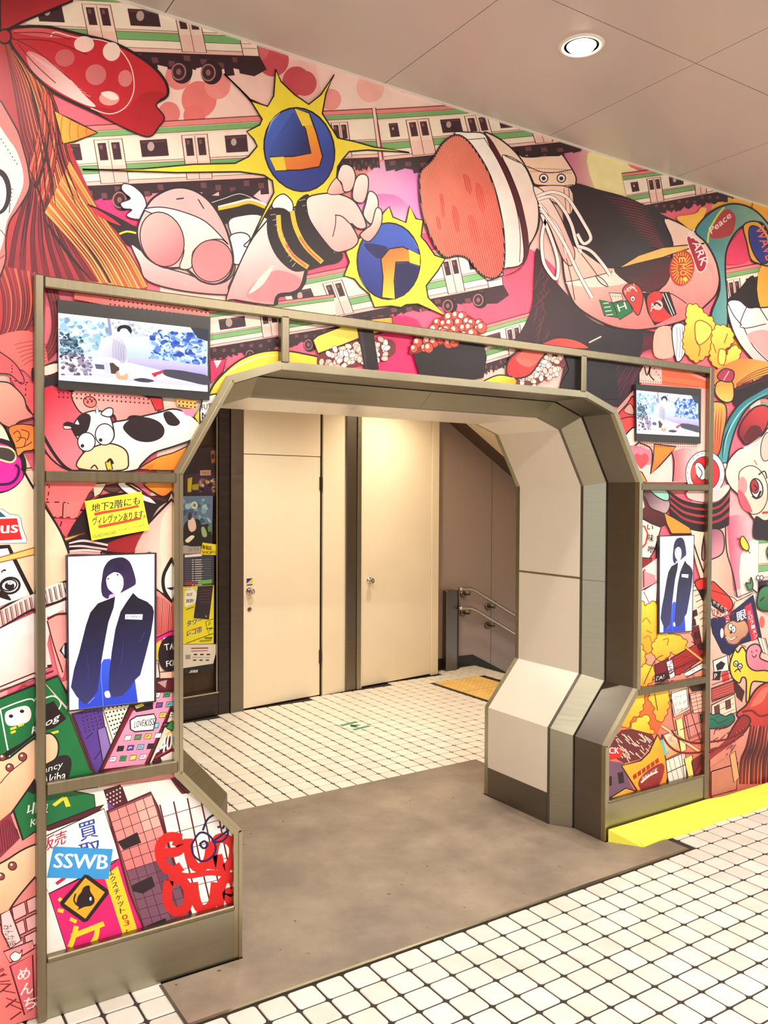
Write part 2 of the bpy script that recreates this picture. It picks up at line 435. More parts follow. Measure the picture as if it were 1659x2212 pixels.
# ================================================================== GATEWAY
gw = empty('gateway', 'brushed steel gateway surround with chamfered corners and white enamel lining', 'gateway')
NSEG = len(PROF)-1
def band(name, d0, y0, d1, y1, m, seg, t=.008, z0=None, z1=None, parent=gw, f0=None, f1=None):
    """panel between outline offset d0 at depth y0 and offset d1 at depth y1, for one side of the outline"""
    A, B = inset(d0), inset(d1)
    a0, a1, b0, b1 = [Vector((p[0], y0 if k < 2 else y1, p[1])) for k, p in enumerate((A[seg], A[seg+1], B[seg], B[seg+1]))]
    if f0 is not None: a0, a1, b0, b1 = a0.lerp(a1, f0), a0.lerp(a1, f1), b0.lerp(b1, f0), b0.lerp(b1, f1)
    nrm = (a1-a0).cross(b0-a0).normalized()
    cen = Vector((XC, 0, 1.1)); mid = (a0+a1+b0+b1)/4
    dirv = Vector((mid.x-cen.x, 0, mid.z-cen.z))
    if abs(nrm.y) > .999: nrm = Vector((0, 1, 0))
    elif nrm.dot(dirv) < 0: nrm = -nrm
    q = [a0, a1, b1, b0]
    return hexa(name, q, [p+nrm*t for p in q], m, parent)
Yr, Ys, Yt, Yp, Yb = D+.182, D+.285, D+.303, D+.755, D+.79
for s in range(NSEG):
    horizontal = s == 5
    low = s in (0, 10)
    band('frame_bead', -.030, D-.010, -.002, D-.010, M_STEELL, s, .04)
    band('frame_bead_lip', .0, D-.014, .0, D+.012, M_STEELL, s, .012)
    band('reveal_panel', .001, D+.012, .001, Yr, M_STEELD, s)  # same steel as the splay, its shade put into a darker tone
    band('reveal_groove', -.006, Yr-.002, -.004, Yr+.014, M_BLACK, s)
    parts = [(0, 1)] if not horizontal else [(0, .53), (.531, 1)]
    if s in (3, 7): parts = [(0, 1)]
    if s in (2, 8): parts = [(0, .497), (.499, 1)]
    for f0, f1 in parts:
        band('splay_panel', .004, Yr+.012, .068, Ys, M_STEEL, s, .006, f0=f0, f1=f1)  # lighter steel tone stands in for the light this face reflects
    band('lining_trim', .068, Ys, .070, Yt, M_STEELD, s, .02)
    band('lining_trim', .071, Yp, .067, Yb, M_STEEL, s, .02)
    # enamel lining
    if low:
        f = .147/.458
        fr = [(0, f, M_STEELD, 'kick_plate'), (f+.003, 1, M_PANEL, 'lining_panel')] if s == 0 else [(1-f, 1, M_STEELD, 'kick_plate'), (0, 1-f-.003, M_PANEL, 'lining_panel')]
        for f0, f1, m_, nm in fr: band(nm, .072, Yt, .072, Yp, m_, s, .01, f0=f0, f1=f1)
    elif s in (2, 8):
        f = .49
        band('lining_panel', .072, Yt, .072, Yp, M_PANEL, s, .01, f0=0, f1=f-.006)
        band('lining_bead', .069, Yt, .069, Yp, M_STEELL, s, .012, f0=f-.006, f1=f+.006)
        band('lining_panel', .072, Yt, .072, Yp, M_PANEL, s, .01, f0=f+.006, f1=1)
    elif horizontal:
        band('lining_panel', .072, Yt, .072, Yp, M_PANEL, s, .01, f0=0, f1=.529)
        band('lining_panel', .072, Yt, .072, Yp, M_PANEL, s, .01, f0=.531, f1=1)
    else:
        band('lining_panel', .072, Yt, .072, Yp, M_PANEL, s, .01)

# ================================================================== STEEL FRAMING OF THE PRINTED BAYS
fr = empty('display_frame', 'slim steel framework of posts and rails dividing the mural around the gateway', 'metal frame')
YF0, YF1 = D-.016, D+.016
X0, X1 = .515, 3.836
def fbar(name, x, z, m=M_FRAME, y0=YF0, bev=.004): return box(name, x, (y0, YF1), z, m, fr, bev)
fbar('post', (X0, X0+.028), (0.0, 2.31), M_FRAME, D-.020)
fbar('post', (X1-.046, X1-.012), (.055, 2.305), M_FRAME)
fbar('post', (1.345, 1.378), (2.115, 2.283), M_FRAME)
fbar('post', (2.857, 2.890), (2.115, 2.283), M_FRAME)
fbar('top_rail', (X0+.028, X1-.046), (2.272, 2.308))
fbar('rail', (X0+.028, XC-1.160), (1.678, 1.712))
fbar('rail', (XC+1.160, X1-.046), (1.668, 1.702))
fbar('rail', (X0+.028, XC-1.155), (.704, .744))
fbar('rail', (XC+1.155, X1-.046), (.668, .703))
fbar('base_rail', (X0+.028, XC-.950), (.178, .196))
fbar('base_rail', (XC+.950, X1-.046), (.178, .193))
box('kick_plate', (X0+.028, XC-.950), (D-.009, YF1), (.002, .178), M_STEEL, fr)
box('kick_plate', (XC+.950, X1-.046), (D-.009, YF1), (.002, .178), M_STEEL, fr)

# yellow sloping kerb at the foot of the wall, right of the gateway
M_YEL = mat('yellow_kerb_paint', (252, 244, 84), .45, vary=.04, vscale=5, coat=.2)
KX0 = 3.092
kerb_v = []
n = 24
for i in range(n+1):
    x = KX0+(6.5-KX0)*i/n; xw = x-.034*(1-i/n)**8; x += .058*(1-i/n)**8
    w = .008*math.sin(i*1.7)+.004*math.sin(i*3.1)
    top = .062 if x < X1-.02 else .05
    yf = 2.602+w
    kerb_v += [(xw, D-.022, .0), (x, yf, .0), (x, yf+.002, .012), (x, yf+.05, .030), (xw, D-.022, top)]
kf = []
for i in range(n):
    for k in range(5):
        a, b = i*5+k, i*5+(k+1) % 5; kf.append((a, b, b+5, a+5))
kf += [(0, 1, 2, 3, 4), tuple(n*5+k for k in (4, 3, 2, 1, 0))]
kb = mesh('yellow_kerb', kerb_v, kf, M_YEL)
tag(kb, 'bright yellow sloping kerb along the foot of the mural wall', 'kerb')

# ================================================================== CORRIDOR DOORS AND FITTINGS
M_GLASS = bpy.data.materials.new('door_glass'); M_GLASS.use_nodes = True
g = M_GLASS.node_tree.nodes['Principled BSDF']; g.inputs['Base Color'].default_value = (.95, .97, .96, 1); g.inputs['Roughness'].default_value = .02
g.inputs['Transmission Weight'].default_value = 1.; g.inputs['IOR'].default_value = 1.05
M_WOODB = mat('brown_interior_board', (86, 62, 44), .6, vary=.25, vscale=5, stretch=(8, 8, 1))
gd = tag(empty('door_1'), 'dark bronze framed glass door covered with posters', None, kind='structure')
bbox('stile', (-.208, -.113), (0, 2.3), (-.03, .012), M_BRONZE, gd, .003)
bbox('stile', (-1.12, -1.03), (0, 2.3), (-.03, .012), M_BRONZE, gd, .003)
bbox('bottom_rail', (-1.03, -.208), (0, .165), (-.03, .010), M_BRONZE, gd, .003)
bbox('top_rail', (-1.03, -.208), (2.2, 2.3), (-.03, .010), M_BRONZE, gd, .003)
bbox('glazing_bead', (-1.03, -.208), (.165, .176), (-.028, .013), M_STEELL, gd)
bbox('glazing_bead', (-.222, -.212), (.176, 2.2), (-.02, .004), M_STEEL, gd)
bbox('glass_pane', (-1.03, -.208), (.176, 2.2), (-.012, -.006), M_GLASS, gd)
bbox('display_board', (-1.03, -.208), (.176, 2.2), (-.044, -.040), M_WOODB, gd)
tag(bbox('trim_4', (-.113, -.003), (0, ZI), (-.045, .025), M_STEELD, None, .002), kind='structure')
d2 = tag(empty('door_2'), kind='structure')
leaf2 = bbox('leaf', (0, .716), (.010, 1.933), (-.035, .006), M_CREAM2, d2, .002)
bbox('overpanel', (0, .716), (1.939, ZI), (-.035, .006), M_CREAM, d2)
bbox('frame_gap', (.716, .747), (0, ZI), (-.045, -.012), M_BRONZE, d2)
bbox('threshold', (0, .716), (0, .010), (-.035, .000), M_BRONZE, d2)
for z in (1.72, .32): bbox('hinge', (.708, .732), (z-.055, z+.055), (-.01, .014), M_BRONZE, d2, .002)
tag(bbox('trim_5', (.747, .977), (0, ZI), (-.045, .004), M_CREAM), kind='structure')
tag(bbox('trim_6', (.977, 1.082), (0, ZI), (-.045, .022), M_STEELD, None, .002), kind='structure')
tag(bbox('trim_7', (1.082, 1.124), (0, ZI), (-.045, .034), M_STEEL, None, .002), kind='structure')
d3 = tag(empty('door_3'), kind='structure')
leaf3 = bbox('leaf', (1.150, 1.950), (.012, 2.31), (-.035, .006), M_CREAM2, d3, .002)
bbox('overpanel', (1.150, 1.950), (2.316, ZI), (-.035, .006), M_CREAM, d3)
bbox('jamb', (1.124, 1.146), (0, ZI), (-.04, .018), M_CREAM, d3, .002)
bbox('jamb', (1.954, 2.040), (0, ZI), (-.045, .016), M_CREAM, d3, .002)
bbox('threshold', (1.150, 1.950), (0, .012), (-.035, .0), M_BRONZE, d3)
def knob(parent, s, z, r, name='knob'):
    mtx = Matrix.Translation(bw(s, z, .006))@Matrix.Rotation(A_BW, 4, 'Z')@Matrix.Rotation(math.radians(90), 4, 'X')
    k = lathe(name, [(r*1.15, 0), (r*1.15, .004), (r*.6, .006), (r*.5, .02), (r*.9, .026), (r, .036), (r*.85, .044), (r*.35, .046), (r*.3, .043)], 28, M_CHROME, parent, mtx)
    return k
knob(leaf2, .058, .898, .026); knob(leaf3, 1.234, .904, .026)
mtx = Matrix.Translation(bw(.058, .761, .006))@Matrix.Rotation(A_BW, 4, 'Z')@Matrix.Rotation(math.radians(90), 4, 'X')
lathe('key_cylinder', [(.017, 0), (.017, .004), (.011, .008), (.010, .004)], 24, M_STEELD, leaf2, mtx)
# security sticker on the near door
def flat_bw(name, pts, d, m, parent):
    v = [bw(s, z, d) for s, z in pts]; return hexa(name, v, [p+NB*.0008 for p in v], m, parent)
sk_ = empty('security_sticker', 'small blue and yellow square sticker above the knob of the near cream door', 'sticker')
flat_bw('sticker_paper', [(.030, .940), (.088, .940), (.088, .998), (.030, .998)], .0062, mat('sticker_white', (245, 240, 230), .4), sk_)
flat_bw('blue_triangle', [(.032, .958), (.086, .996), (.032, .996)], .0071, mat('sticker_blue', (52, 48, 140), .4), sk_)
flat_bw('yellow_triangle', [(.034, .957), (.086, .957), (.086, .993)], .0071, mat('sticker_yellow', (245, 230, 40), .4), sk_)
flat_bw('blue_strip', [(.034, .943), (.084, .943), (.084, .951), (.034, .951)], .0071, mat('sticker_blue', (52, 48, 140), .4), sk_)

# ---- handrail ----
hr = empty('handrail', 'double chrome tube handrail with steel newel post on the taupe stair wall', 'handrail')
box('newel_post', (4.735, 4.865), (6.20, 6.262), (.0, .745), M_STEELD, hr, .004)
box('newel_edge', (4.865, 4.890), (6.21, 6.262), (.0, .740), M_BLACK, hr, .003)
YR = 6.17
for zt in (.752, .572):
    pts = [(4.86, YR, zt+.004), (4.93, YR, zt+.006), (5.00, YR, zt), (5.06, YR, zt-.025)]+[(5.06+.1*k, YR, zt-.025-.0545*k) for k in range(1, 30)]
    tube('rail', pts, .017, M_CHROME, hr, 14)
    for xk in (4.985, 5.29, 5.9, 6.5):
        zk = zt-.008 if xk < 5.05 else zt-.025-.545*(xk-5.06)
        b = tube('bracket', [(xk, YR, zk-.012), (xk, YR, zk-.045), (xk, 6.262, zk-.05)], .009, M_STEELD, hr, 10)
        lathe('bracket_rose', [(.034, 0), (.034, .01), (.026, .018), (.01, .02)], 20, M_STEELD, b, Matrix.Translation((xk, 6.279, zk-.05))@Matrix.Rotation(math.radians(90), 4, 'X'))
# ================================================================== FLAT PRINT ENGINE
K = (38, 22, 28)
KR = (95, 22, 34)
def print_material(name, rough=.42, emit=0., wash=.0, spec=.4):
    m = bpy.data.materials.new(name); m.use_nodes = True; nt = m.node_tree; p = nt.nodes['Principled BSDF']
    at = nt.nodes.new('ShaderNodeAttribute'); at.attribute_name = 'ink'
    src = at.outputs['Color']
    if wash:
        geo = nt.nodes.new('ShaderNodeNewGeometry')
        n = nt.nodes.new('ShaderNodeTexNoise'); n.inputs['Scale'].default_value = 7; n.inputs['Detail'].default_value = 4; n.inputs['Distortion'].default_value = .6
        nt.links.new(geo.outputs['Position'], n.inputs['Vector'])
        r = nt.nodes.new('ShaderNodeMapRange'); r.inputs['From Min'].default_value = .3; r.inputs['From Max'].default_value = .7
        r.inputs['To Min'].default_value = 1-wash; r.inputs['To Max'].default_value = 1+wash*.5
        nt.links.new(n.outputs['Fac'], r.inputs['Value'])
        v = nt.nodes.new('ShaderNodeVectorMath'); v.operation = 'SCALE'
        nt.links.new(src, v.inputs[0]); nt.links.new(r.outputs[0], v.inputs['Scale']); src = v.outputs[0]
    if emit:
        p.inputs['Base Color'].default_value = (.01, .01, .012, 1)
        nt.links.new(src, p.inputs['Emission Color']); p.inputs['Emission Strength'].default_value = emit
    else:
        nt.links.new(src, p.inputs['Base Color'])
    p.inputs['Roughness'].default_value = rough; p.inputs['Specular IOR Level'].default_value = spec
    return m
M_MURAL = print_material('mural_vinyl_print', .4, wash=.10)
M_PRINT = print_material('poster_print', .45)
M_SCREEN = print_material('screen_picture', .15, emit=1.15)

def pp(p):
    if isinstance(p, str):
        v = [float(q) for q in p.replace(',', ' ').split()]; return list(zip(v[::2], v[1::2]))
    return list(p)
def crom(P, closed, n=4):
    N = len(P)
    if N < 3: return P
    out = []
    rng = range(N) if closed else range(N-1)
    for i in rng:
        g = (lambda k: P[k % N]) if closed else (lambda k: P[max(0, min(N-1, k))])
        a, b, c, d = g(i-1), g(i), g(i+1), g(i+2)
        for q in range(n):
            t = q/n; t2 = t*t; t3 = t2*t
            out.append(tuple(.5*(2*b[k]+(c[k]-a[k])*t+(2*a[k]-5*b[k]+4*c[k]-d[k])*t2+(3*b[k]-a[k]-3*c[k]+d[k])*t3) for k in (0, 1)))
    if not closed: out.append(P[-1])
    return out
_glyph = {}
def glyphs(txt):
    if txt in _glyph: return _glyph[txt]
    cu = bpy.data.curves.new('t', 'FONT'); cu.body = txt; cu.resolution_u = 2
    ob = bpy.data.objects.new('t', cu); COL.objects.link(ob)
    dg = bpy.context.evaluated_depsgraph_get(); dg.update()
    me = ob.evaluated_get(dg).to_mesh()
    V = [(v.co.x, v.co.y) for v in me.vertices]; Fc = [tuple(p.vertices) for p in me.polygons]
    ob.evaluated_get(dg).to_mesh_clear(); bpy.data.objects.remove(ob); bpy.data.curves.remove(cu)
    x0 = min(v[0] for v in V); x1 = max(v[0] for v in V); y0 = min(v[1] for v in V); y1 = max(v[1] for v in V)
    V = [((x-x0)/(x1-x0+1e-9), (y-y0)/(y1-y0+1e-9)) for x, y in V]
    _glyph[txt] = (V, Fc); return _glyph[txt]

class Art:
    layer = 0
    EPS = 7e-6
    hold = False
    def __init__(s, name, mp, label=None):
        s.name, s.mp, s.label = name, mp, label; s.V = []; s.C = []; s.F = []; s.vw = (0, 0, 1)
    def v(s, ox=0, oy=0, sc=1): s.vw = (ox, oy, sc); return s
    def px(s, pts): ox, oy, sc = s.vw; return [(x/sc+ox, y/sc+oy) for x, y in pp(pts)]
    def raw(s, P, faces, cols):
        if not Art.hold: Art.layer += 1
        b = len(s.V)
        s.V += [s.mp(x, y, Art.layer*Art.EPS) for x, y in P]
        s.C += cols if isinstance(cols, list) else [lin(cols)]*len(P)
        s.F += [tuple(b+i for i in f) for f in faces]
    def f(s, col, pts, sm=1, ol=0, oc=K):
        P = s.px(pts)
        if sm: P = crom(P, True, 4)
        s.fillpx(col, P)
        if ol: s.strokepx(oc, ol*1.25, P, True)
        return s
    def fillpx(s, col, P):
        if isinstance(col[0], (tuple, list)):
            c1, c2, ang = col; a = math.radians(ang); dx, dy = math.cos(a), math.sin(a)
            x0 = min(p[0] for p in P); x1 = max(p[0] for p in P); y0 = min(p[1] for p in P); y1 = max(p[1] for p in P)
            st = max((x1-x0), (y1-y0))/9+.5; ex = []
            y = y0+st/2
            while y < y1:
                x = x0+st/2
                while x < x1: ex.append((x, y)); x += st
                y += st
            n = len(P)
            r = delaunay_2d_cdt([Vector(p) for p in P+ex], [], [list(range(n))], 1, 1e-4)
            Q = [(q.x, q.y) for q in r[0]]; pr = [q[0]*dx+q[1]*dy for q in Q]; lo, hi = min(pr), max(pr)
            l1, l2 = lin(c1), lin(c2)
            cols = []
            for t in pr:
                k = (t-lo)/(hi-lo+1e-9); k = k*k*(3-2*k); cols.append(tuple(a_+(b_-a_)*k for a_, b_ in zip(l1, l2)))
            s.raw(Q, [tuple(q) for q in r[2]], cols)
        else:
            s.raw(P, tessellate_polygon([[Vector((x, y, 0)) for x, y in P]]), col)
    def strokepx(s, col, w, P, closed=False, taper=0):
        P = [p for i, p in enumerate(P) if i == 0 or (abs(p[0]-P[i-1][0])+abs(p[1]-P[i-1][1])) > .05]
        if closed and len(P) > 2 and abs(P[0][0]-P[-1][0])+abs(P[0][1]-P[-1][1]) < .05: P.pop()
        n = len(P)
        if n < 2: return
        Q = []
        for i in range(n):
            a = P[i-1] if (i or closed) else P[0]; c = P[(i+1) % n] if (i < n-1 or closed) else P[-1]
            tx, ty = c[0]-a[0], c[1]-a[1]; l = math.hypot(tx, ty) or 1
            k = w/2
            if taper:
                t = i/(n-1); k *= min(1, .15+2.2*min(t, 1-t)) if taper == 2 else (1-t*.9 if taper == 1 else .1+.9*t)
            Q += [(P[i][0]-ty/l*k, P[i][1]+tx/l*k), (P[i][0]+ty/l*k, P[i][1]-tx/l*k)]
        fc = [(2*i, 2*i+1, 2*i+3, 2*i+2) for i in range(n-1)]
        if closed: fc.append((2*n-2, 2*n-1, 1, 0))
        s.raw(Q, fc, col)
    def s(s, w, pts, col=K, sm=1, closed=False, taper=0):
        P = s.px(pts)
        if sm: P = crom(P, closed, 4)
        s.strokepx(col, w, P, closed, taper); return s
    def e(s, col, cx, cy, rx, ry=None, rot=0, ol=0, oc=K, n=28):
        ry = ry or rx; a = math.radians(rot)
        if n > 12 and rx/s.vw[2] < 8: n = 14
        P = s.px([(cx+rx*math.cos(t)*math.cos(a)-ry*math.sin(t)*math.sin(a), cy+rx*math.cos(t)*math.sin(a)+ry*math.sin(t)*math.cos(a)) for t in [2*math.pi*k/n for k in range(n)]])
        s.fillpx(col, P)
        if ol: s.strokepx(oc, ol, P, True)
        return s
    def t(s, txt, col, o, wv, hv, bold=0):
        V, Fc = glyphs(txt); sc = s.vw[2]; O = s.px([o])[0]
        for k in range(2 if bold else 1):
            off = (bold*k, 0)
            P = [(O[0]+off[0]+(wv[0]*x+hv[0]*y)/sc, O[1]+off[1]+(wv[1]*x+hv[1]*y)/sc) for x, y in V]
            s.raw(P, Fc, col)
        return s
    def bands(s, A, B, cols, ol=0, oc=K, n=None, taper=2, olw=None):
        """stripes flowing between two guide curves"""
        a, b = crom(s.px(A), False, 5), crom(s.px(B), False, 5)
        m = min(len(a), len(b))
        def res(P):
            return [P[int(round(i*(len(P)-1)/(m-1)))] for i in range(m)]
        a, b = res(a), res(b); N = n or len(cols)
        L = lambda t: [(p[0]+(q[0]-p[0])*t, p[1]+(q[1]-p[1])*t) for p, q in zip(a, b)]
        Art.layer += 2; Art.hold = True
        for i in range(N):
            c0, c1 = L(i/N), L((i+1)/N)
            Pq = c0+c1; s.raw(Pq, [(j, j+1, m+j+1, m+j) for j in range(m-1)], cols[i % len(cols)])
        Art.layer += 1
        if ol:
            for i in range(N+1): s.strokepx(oc, ol*(rnd.uniform(.6, 1.3)), L(i/N), False, taper)
        Art.hold = False
        return s
    def hatch(s, w, A, B, n, col=K, jit=0., taper=0):
        a, b = crom(s.px(A), False, 6), crom(s.px(B), False, 6)
        Art.layer += 1; Art.hold = True
        for i in range(n):
            t = i/(n-1); p = a[int(t*(len(a)-1))]; q = b[int(t*(len(b)-1))]
            j = rnd.uniform(0, jit); q = (q[0]+(p[0]-q[0])*j, q[1]+(p[1]-q[1])*j)
            s.strokepx(col, w, [p, q], False, taper)
        Art.hold = False
        return s
    def dots(s, col, r, A, B, n, rows=1, gap=10):
        Art.layer += 1; Art.hold = True
        for k in range(rows):
            for i in range(n):
                t = i/max(1, n-1); s.e(col, A[0]+(B[0]-A[0])*t, A[1]+(B[1]-A[1])*t+gap*k, r, r, n=7)
        Art.hold = False
        return s
    def lines(s, col, w, poly, ang, gap, sm=1, jit=0.):
        """ruled lines kept inside an outline"""
        P = s.px(poly); P = crom(P, True, 4) if sm else P
        a = math.radians(ang); d = (math.cos(a), math.sin(a)); n = (-d[1], d[0])
        U = [(p[0]*d[0]+p[1]*d[1], p[0]*n[0]+p[1]*n[1]) for p in P]
        k = min(u[1] for u in U)+gap/2; hi = max(u[1] for u in U)
        Art.layer += 1; Art.hold = True
        while k < hi:
            xs_ = []
            for i in range(len(U)):
                (x0, y0), (x1, y1) = U[i], U[(i+1) % len(U)]
                if (y0 > k) != (y1 > k): xs_.append(x0+(x1-x0)*(k-y0)/(y1-y0))
            xs_.sort()
            for x0, x1 in zip(xs_[::2], xs_[1::2]):
                x0 += rnd.uniform(0, jit)*(x1-x0); x1 -= rnd.uniform(0, jit)*(x1-x0)
                s.strokepx(col, w, [(x0*d[0]+k*n[0], x0*d[1]+k*n[1]), (x1*d[0]+k*n[0], x1*d[1]+k*n[1])])
            k += gap
        Art.hold = False
        return s
    def cloud(s, col, pts, r=4.0, ol=2.0, oc=K):
        """filled shape with a scalloped, bumpy edge"""
        P = crom(s.px(pts), True, 6); out = []; run = 0.; n = len(P)
        for i in range(n):
            a, b = P[i], P[(i+1) % n]; l = math.hypot(b[0]-a[0], b[1]-a[1]) or 1e-6
            m_ = max(1, int(l/1.2))
            for q in range(m_):
                t = q/m_; u = (run+l*t)/(r*3.2); h = abs(math.sin(u*math.pi))*r*(.7+.3*math.sin(u*1.7))
                out.append((a[0]+(b[0]-a[0])*t+(b[1]-a[1])/l*h, a[1]+(b[1]-a[1])*t-(b[0]-a[0])/l*h))
            run += l
        s.fillpx(col, out); s.strokepx(oc, ol, out, True)
        return s
    def build(s, m, parent, cut=None, name=None):
        me = bpy.data.meshes.new(s.name); me.from_pydata(s.V, [], s.F); me.update()
        at = me.attributes.new('ink', 'FLOAT_COLOR', 'POINT')
        for i, c in enumerate(s.C): at.data[i].color = (c[0], c[1], c[2], 1)
        if cut: cut(me)
        me.materials.append(m)
        o = link(bpy.data.objects.new(s.name, me), parent)
        if s.label: o['label'] = s.label
        return o
CUT = inset(-.014)
def in_poly(x, z, P):
    r = False; n = len(P)
    for i in range(n):
        (x0, z0), (x1, z1) = P[i], P[(i+1) % n]
        if (z0 > z) != (z1 > z) and x < (x1-x0)*(z-z0)/(z1-z0)+x0: r = not r
    return r
def cut_opening(me):
    bm = bmesh.new(); bm.from_mesh(me)
    def bis(co, no):
        bmesh.ops.bisect_plane(bm, geom=bm.verts[:]+bm.edges[:]+bm.faces[:], dist=1e-7, plane_co=co, plane_no=no)
    def drop(fn):
        bad = [f for f in bm.faces if fn(f.calc_center_median())]
        bmesh.ops.delete(bm, geom=bad, context='FACES')
    for z in (.004, ZC+.004): bis((0, 0, z), (0, 0, 1))
    for x in (-2.49, 7.9): bis((x, 0, 0), (1, 0, 0))
    drop(lambda c: c.z < .004 or c.z > ZC+.004 or c.x < -2.49 or c.x > 7.9)
    if not bm.faces:
        bm.to_mesh(me); bm.free(); return
    xs_ = [v.co.x for v in bm.verts]; zs_ = [v.co.z for v in bm.verts]
    if max(xs_) > CUT[2][0] and min(xs_) < CUT[-3][0] and min(zs_) < CUT[5][1]:
        for i in range(len(CUT)-1):
            (x0, z0), (x1, z1) = CUT[i], CUT[i+1]; bis((x0, 0, z0), (z1-z0, 0, -(x1-x0)))
        drop(lambda c: in_poly(c.x, c.z, CUT))
    bm.to_mesh(me); bm.free()
def wall_mp(x, y, off):
    p = on_wall(x, y, YW); return (p.x, YW-off, p.z)
MURAL = empty('mural', 'manga style pop art mural film of trains, girls, sushi and signs covering the whole wall', 'mural')
TOP = {}
def M(name, label=None, over=()):
    Art.layer = max([TOP[q] for q in over], default=0)+2
    return Art(name, wall_mp, label)
def done(a):
    TOP[a.name] = Art.layer
    return a.build(M_MURAL, MURAL, cut_opening)
# ================================================================== MURAL, upper left and middle
PINK, HOT, PALE, RED, DRED = (249, 172, 168), (240, 66, 112), (255, 226, 214), (204, 40, 52), (150, 28, 42)
CREAM, GREEN, TPINK, WIN = (252, 238, 220), (128, 184, 116), (232, 146, 138), (66, 40, 50)
YEL, GOLD, ORG = (253, 232, 66), (250, 200, 60), (247, 150, 48)
SKIN, SKP, WHT = (255, 232, 214), (250, 172, 164), (254, 252, 248)
BLUE, NAVY = (58, 82, 182), (28, 30, 78)

bg = M('background_wash', 'pink and magenta watercolour background of the mural')
bg.raw([(-2600, -900), (3400, -900), (3400, 3400), (-2600, 3400)], [(0, 1, 2, 3)], (249, 178, 172))
# broad continuation beyond the picture
for i in range(16):
    x = -1500+i*320; c = [(250, 200, 190), (240, 110, 130), (253, 225, 205), (246, 150, 150)][i % 4]
    bg.f(c, [(x, -200), (x+260, -150), (x+300, 800), (x+200, 1700), (x+260, 2700), (x-40, 2700), (x-80, 900)])
bg.f((PALE, (249, 170, 165), 0), '300,100 700,60 1000,200 1000,260 560,270 330,270')
bg.f(((252, 205, 198), (255, 228, 218), 90), '700,60 960,170 1080,270 900,260 720,250')
for x, y, r, c in ((590, 130, 34, (214, 84, 96)), (640, 175, 30, (212, 80, 92)), (658, 180, 26, (214, 84, 96)), (430, 215, 38, (240, 128, 122)), (385, 165, 28, (243, 140, 135)), (470, 185, 28, (246, 150, 145)), (420, 250, 24, (240, 120, 118)), (365, 245, 24, (240, 130, 128)), (715, 215, 22, (246, 160, 155)), (560, 110, 20, (226, 110, 116)), (880, 160, 40, (250, 170, 165)), (800, 190, 30, (252, 190, 182))):
    bg.e(c, x, y, r, r*1.05)
bg.f(((240, 60, 110), (254, 215, 220), 0), '150,360 560,400 590,480 500,560 300,560 180,470')
bg.f(((226, 50, 130), (240, 60, 100), 40), '190,430 260,420 330,460 360,520 250,500')
bg.f(((236, 110, 214), (250, 190, 225), 160), '790,380 880,330 960,360 960,470 880,490 820,470')
bg.f(((244, 120, 200), (255, 240, 250), 90), '760,440 850,420 900,480 840,520')
bg.f(((204, 60, 160), (250, 240, 170), 0), '1180,320 1280,320 1370,370 1340,440 1240,420 1200,380')
bg.f((250, 240, 178), '1270,330 1360,360 1420,400 1400,460 1300,430')
bg.f(((246, 86, 128), (250, 110, 140), 90), '640,560 1000,500 1180,560 1200,640 1120,740 900,820 640,820 420,760')
bg.f((238, 46, 110), '800,700 900,690 930,800 820,800')
bg.f((244, 90, 120), '1000,560 1180,600 1180,760 1030,740')
bg.f(((248, 190, 80), (244, 150, 60), 90), '1540,440 1680,430 1700,720 1600,760 1540,620')
bg.f((250, 120, 140), '1560,500 1640,500 1620,640 1560,600')
# right side washes
bg.f(((250, 160, 170), (252, 240, 225), 30), '1500,1050 1700,1050 1700,1500 1560,1480 1540,1250')
bg.f(((240, 52, 110), (253, 200, 205), 0), '1560,1130 1620,1120 1640,1200 1600,1270 1560,1260')
bg.f((253, 246, 232), '1600,1200 1680,1150 1690,1330 1620,1350')
# large leg behind the lower left panels
bg.f(((253, 232, 200), (251, 198, 170), 90), '-20,900 40,960 100,1080 180,1230 260,1210 330,1060 400,1060 400,1300 330,1330 140,1240 -20,1330')
done(bg)

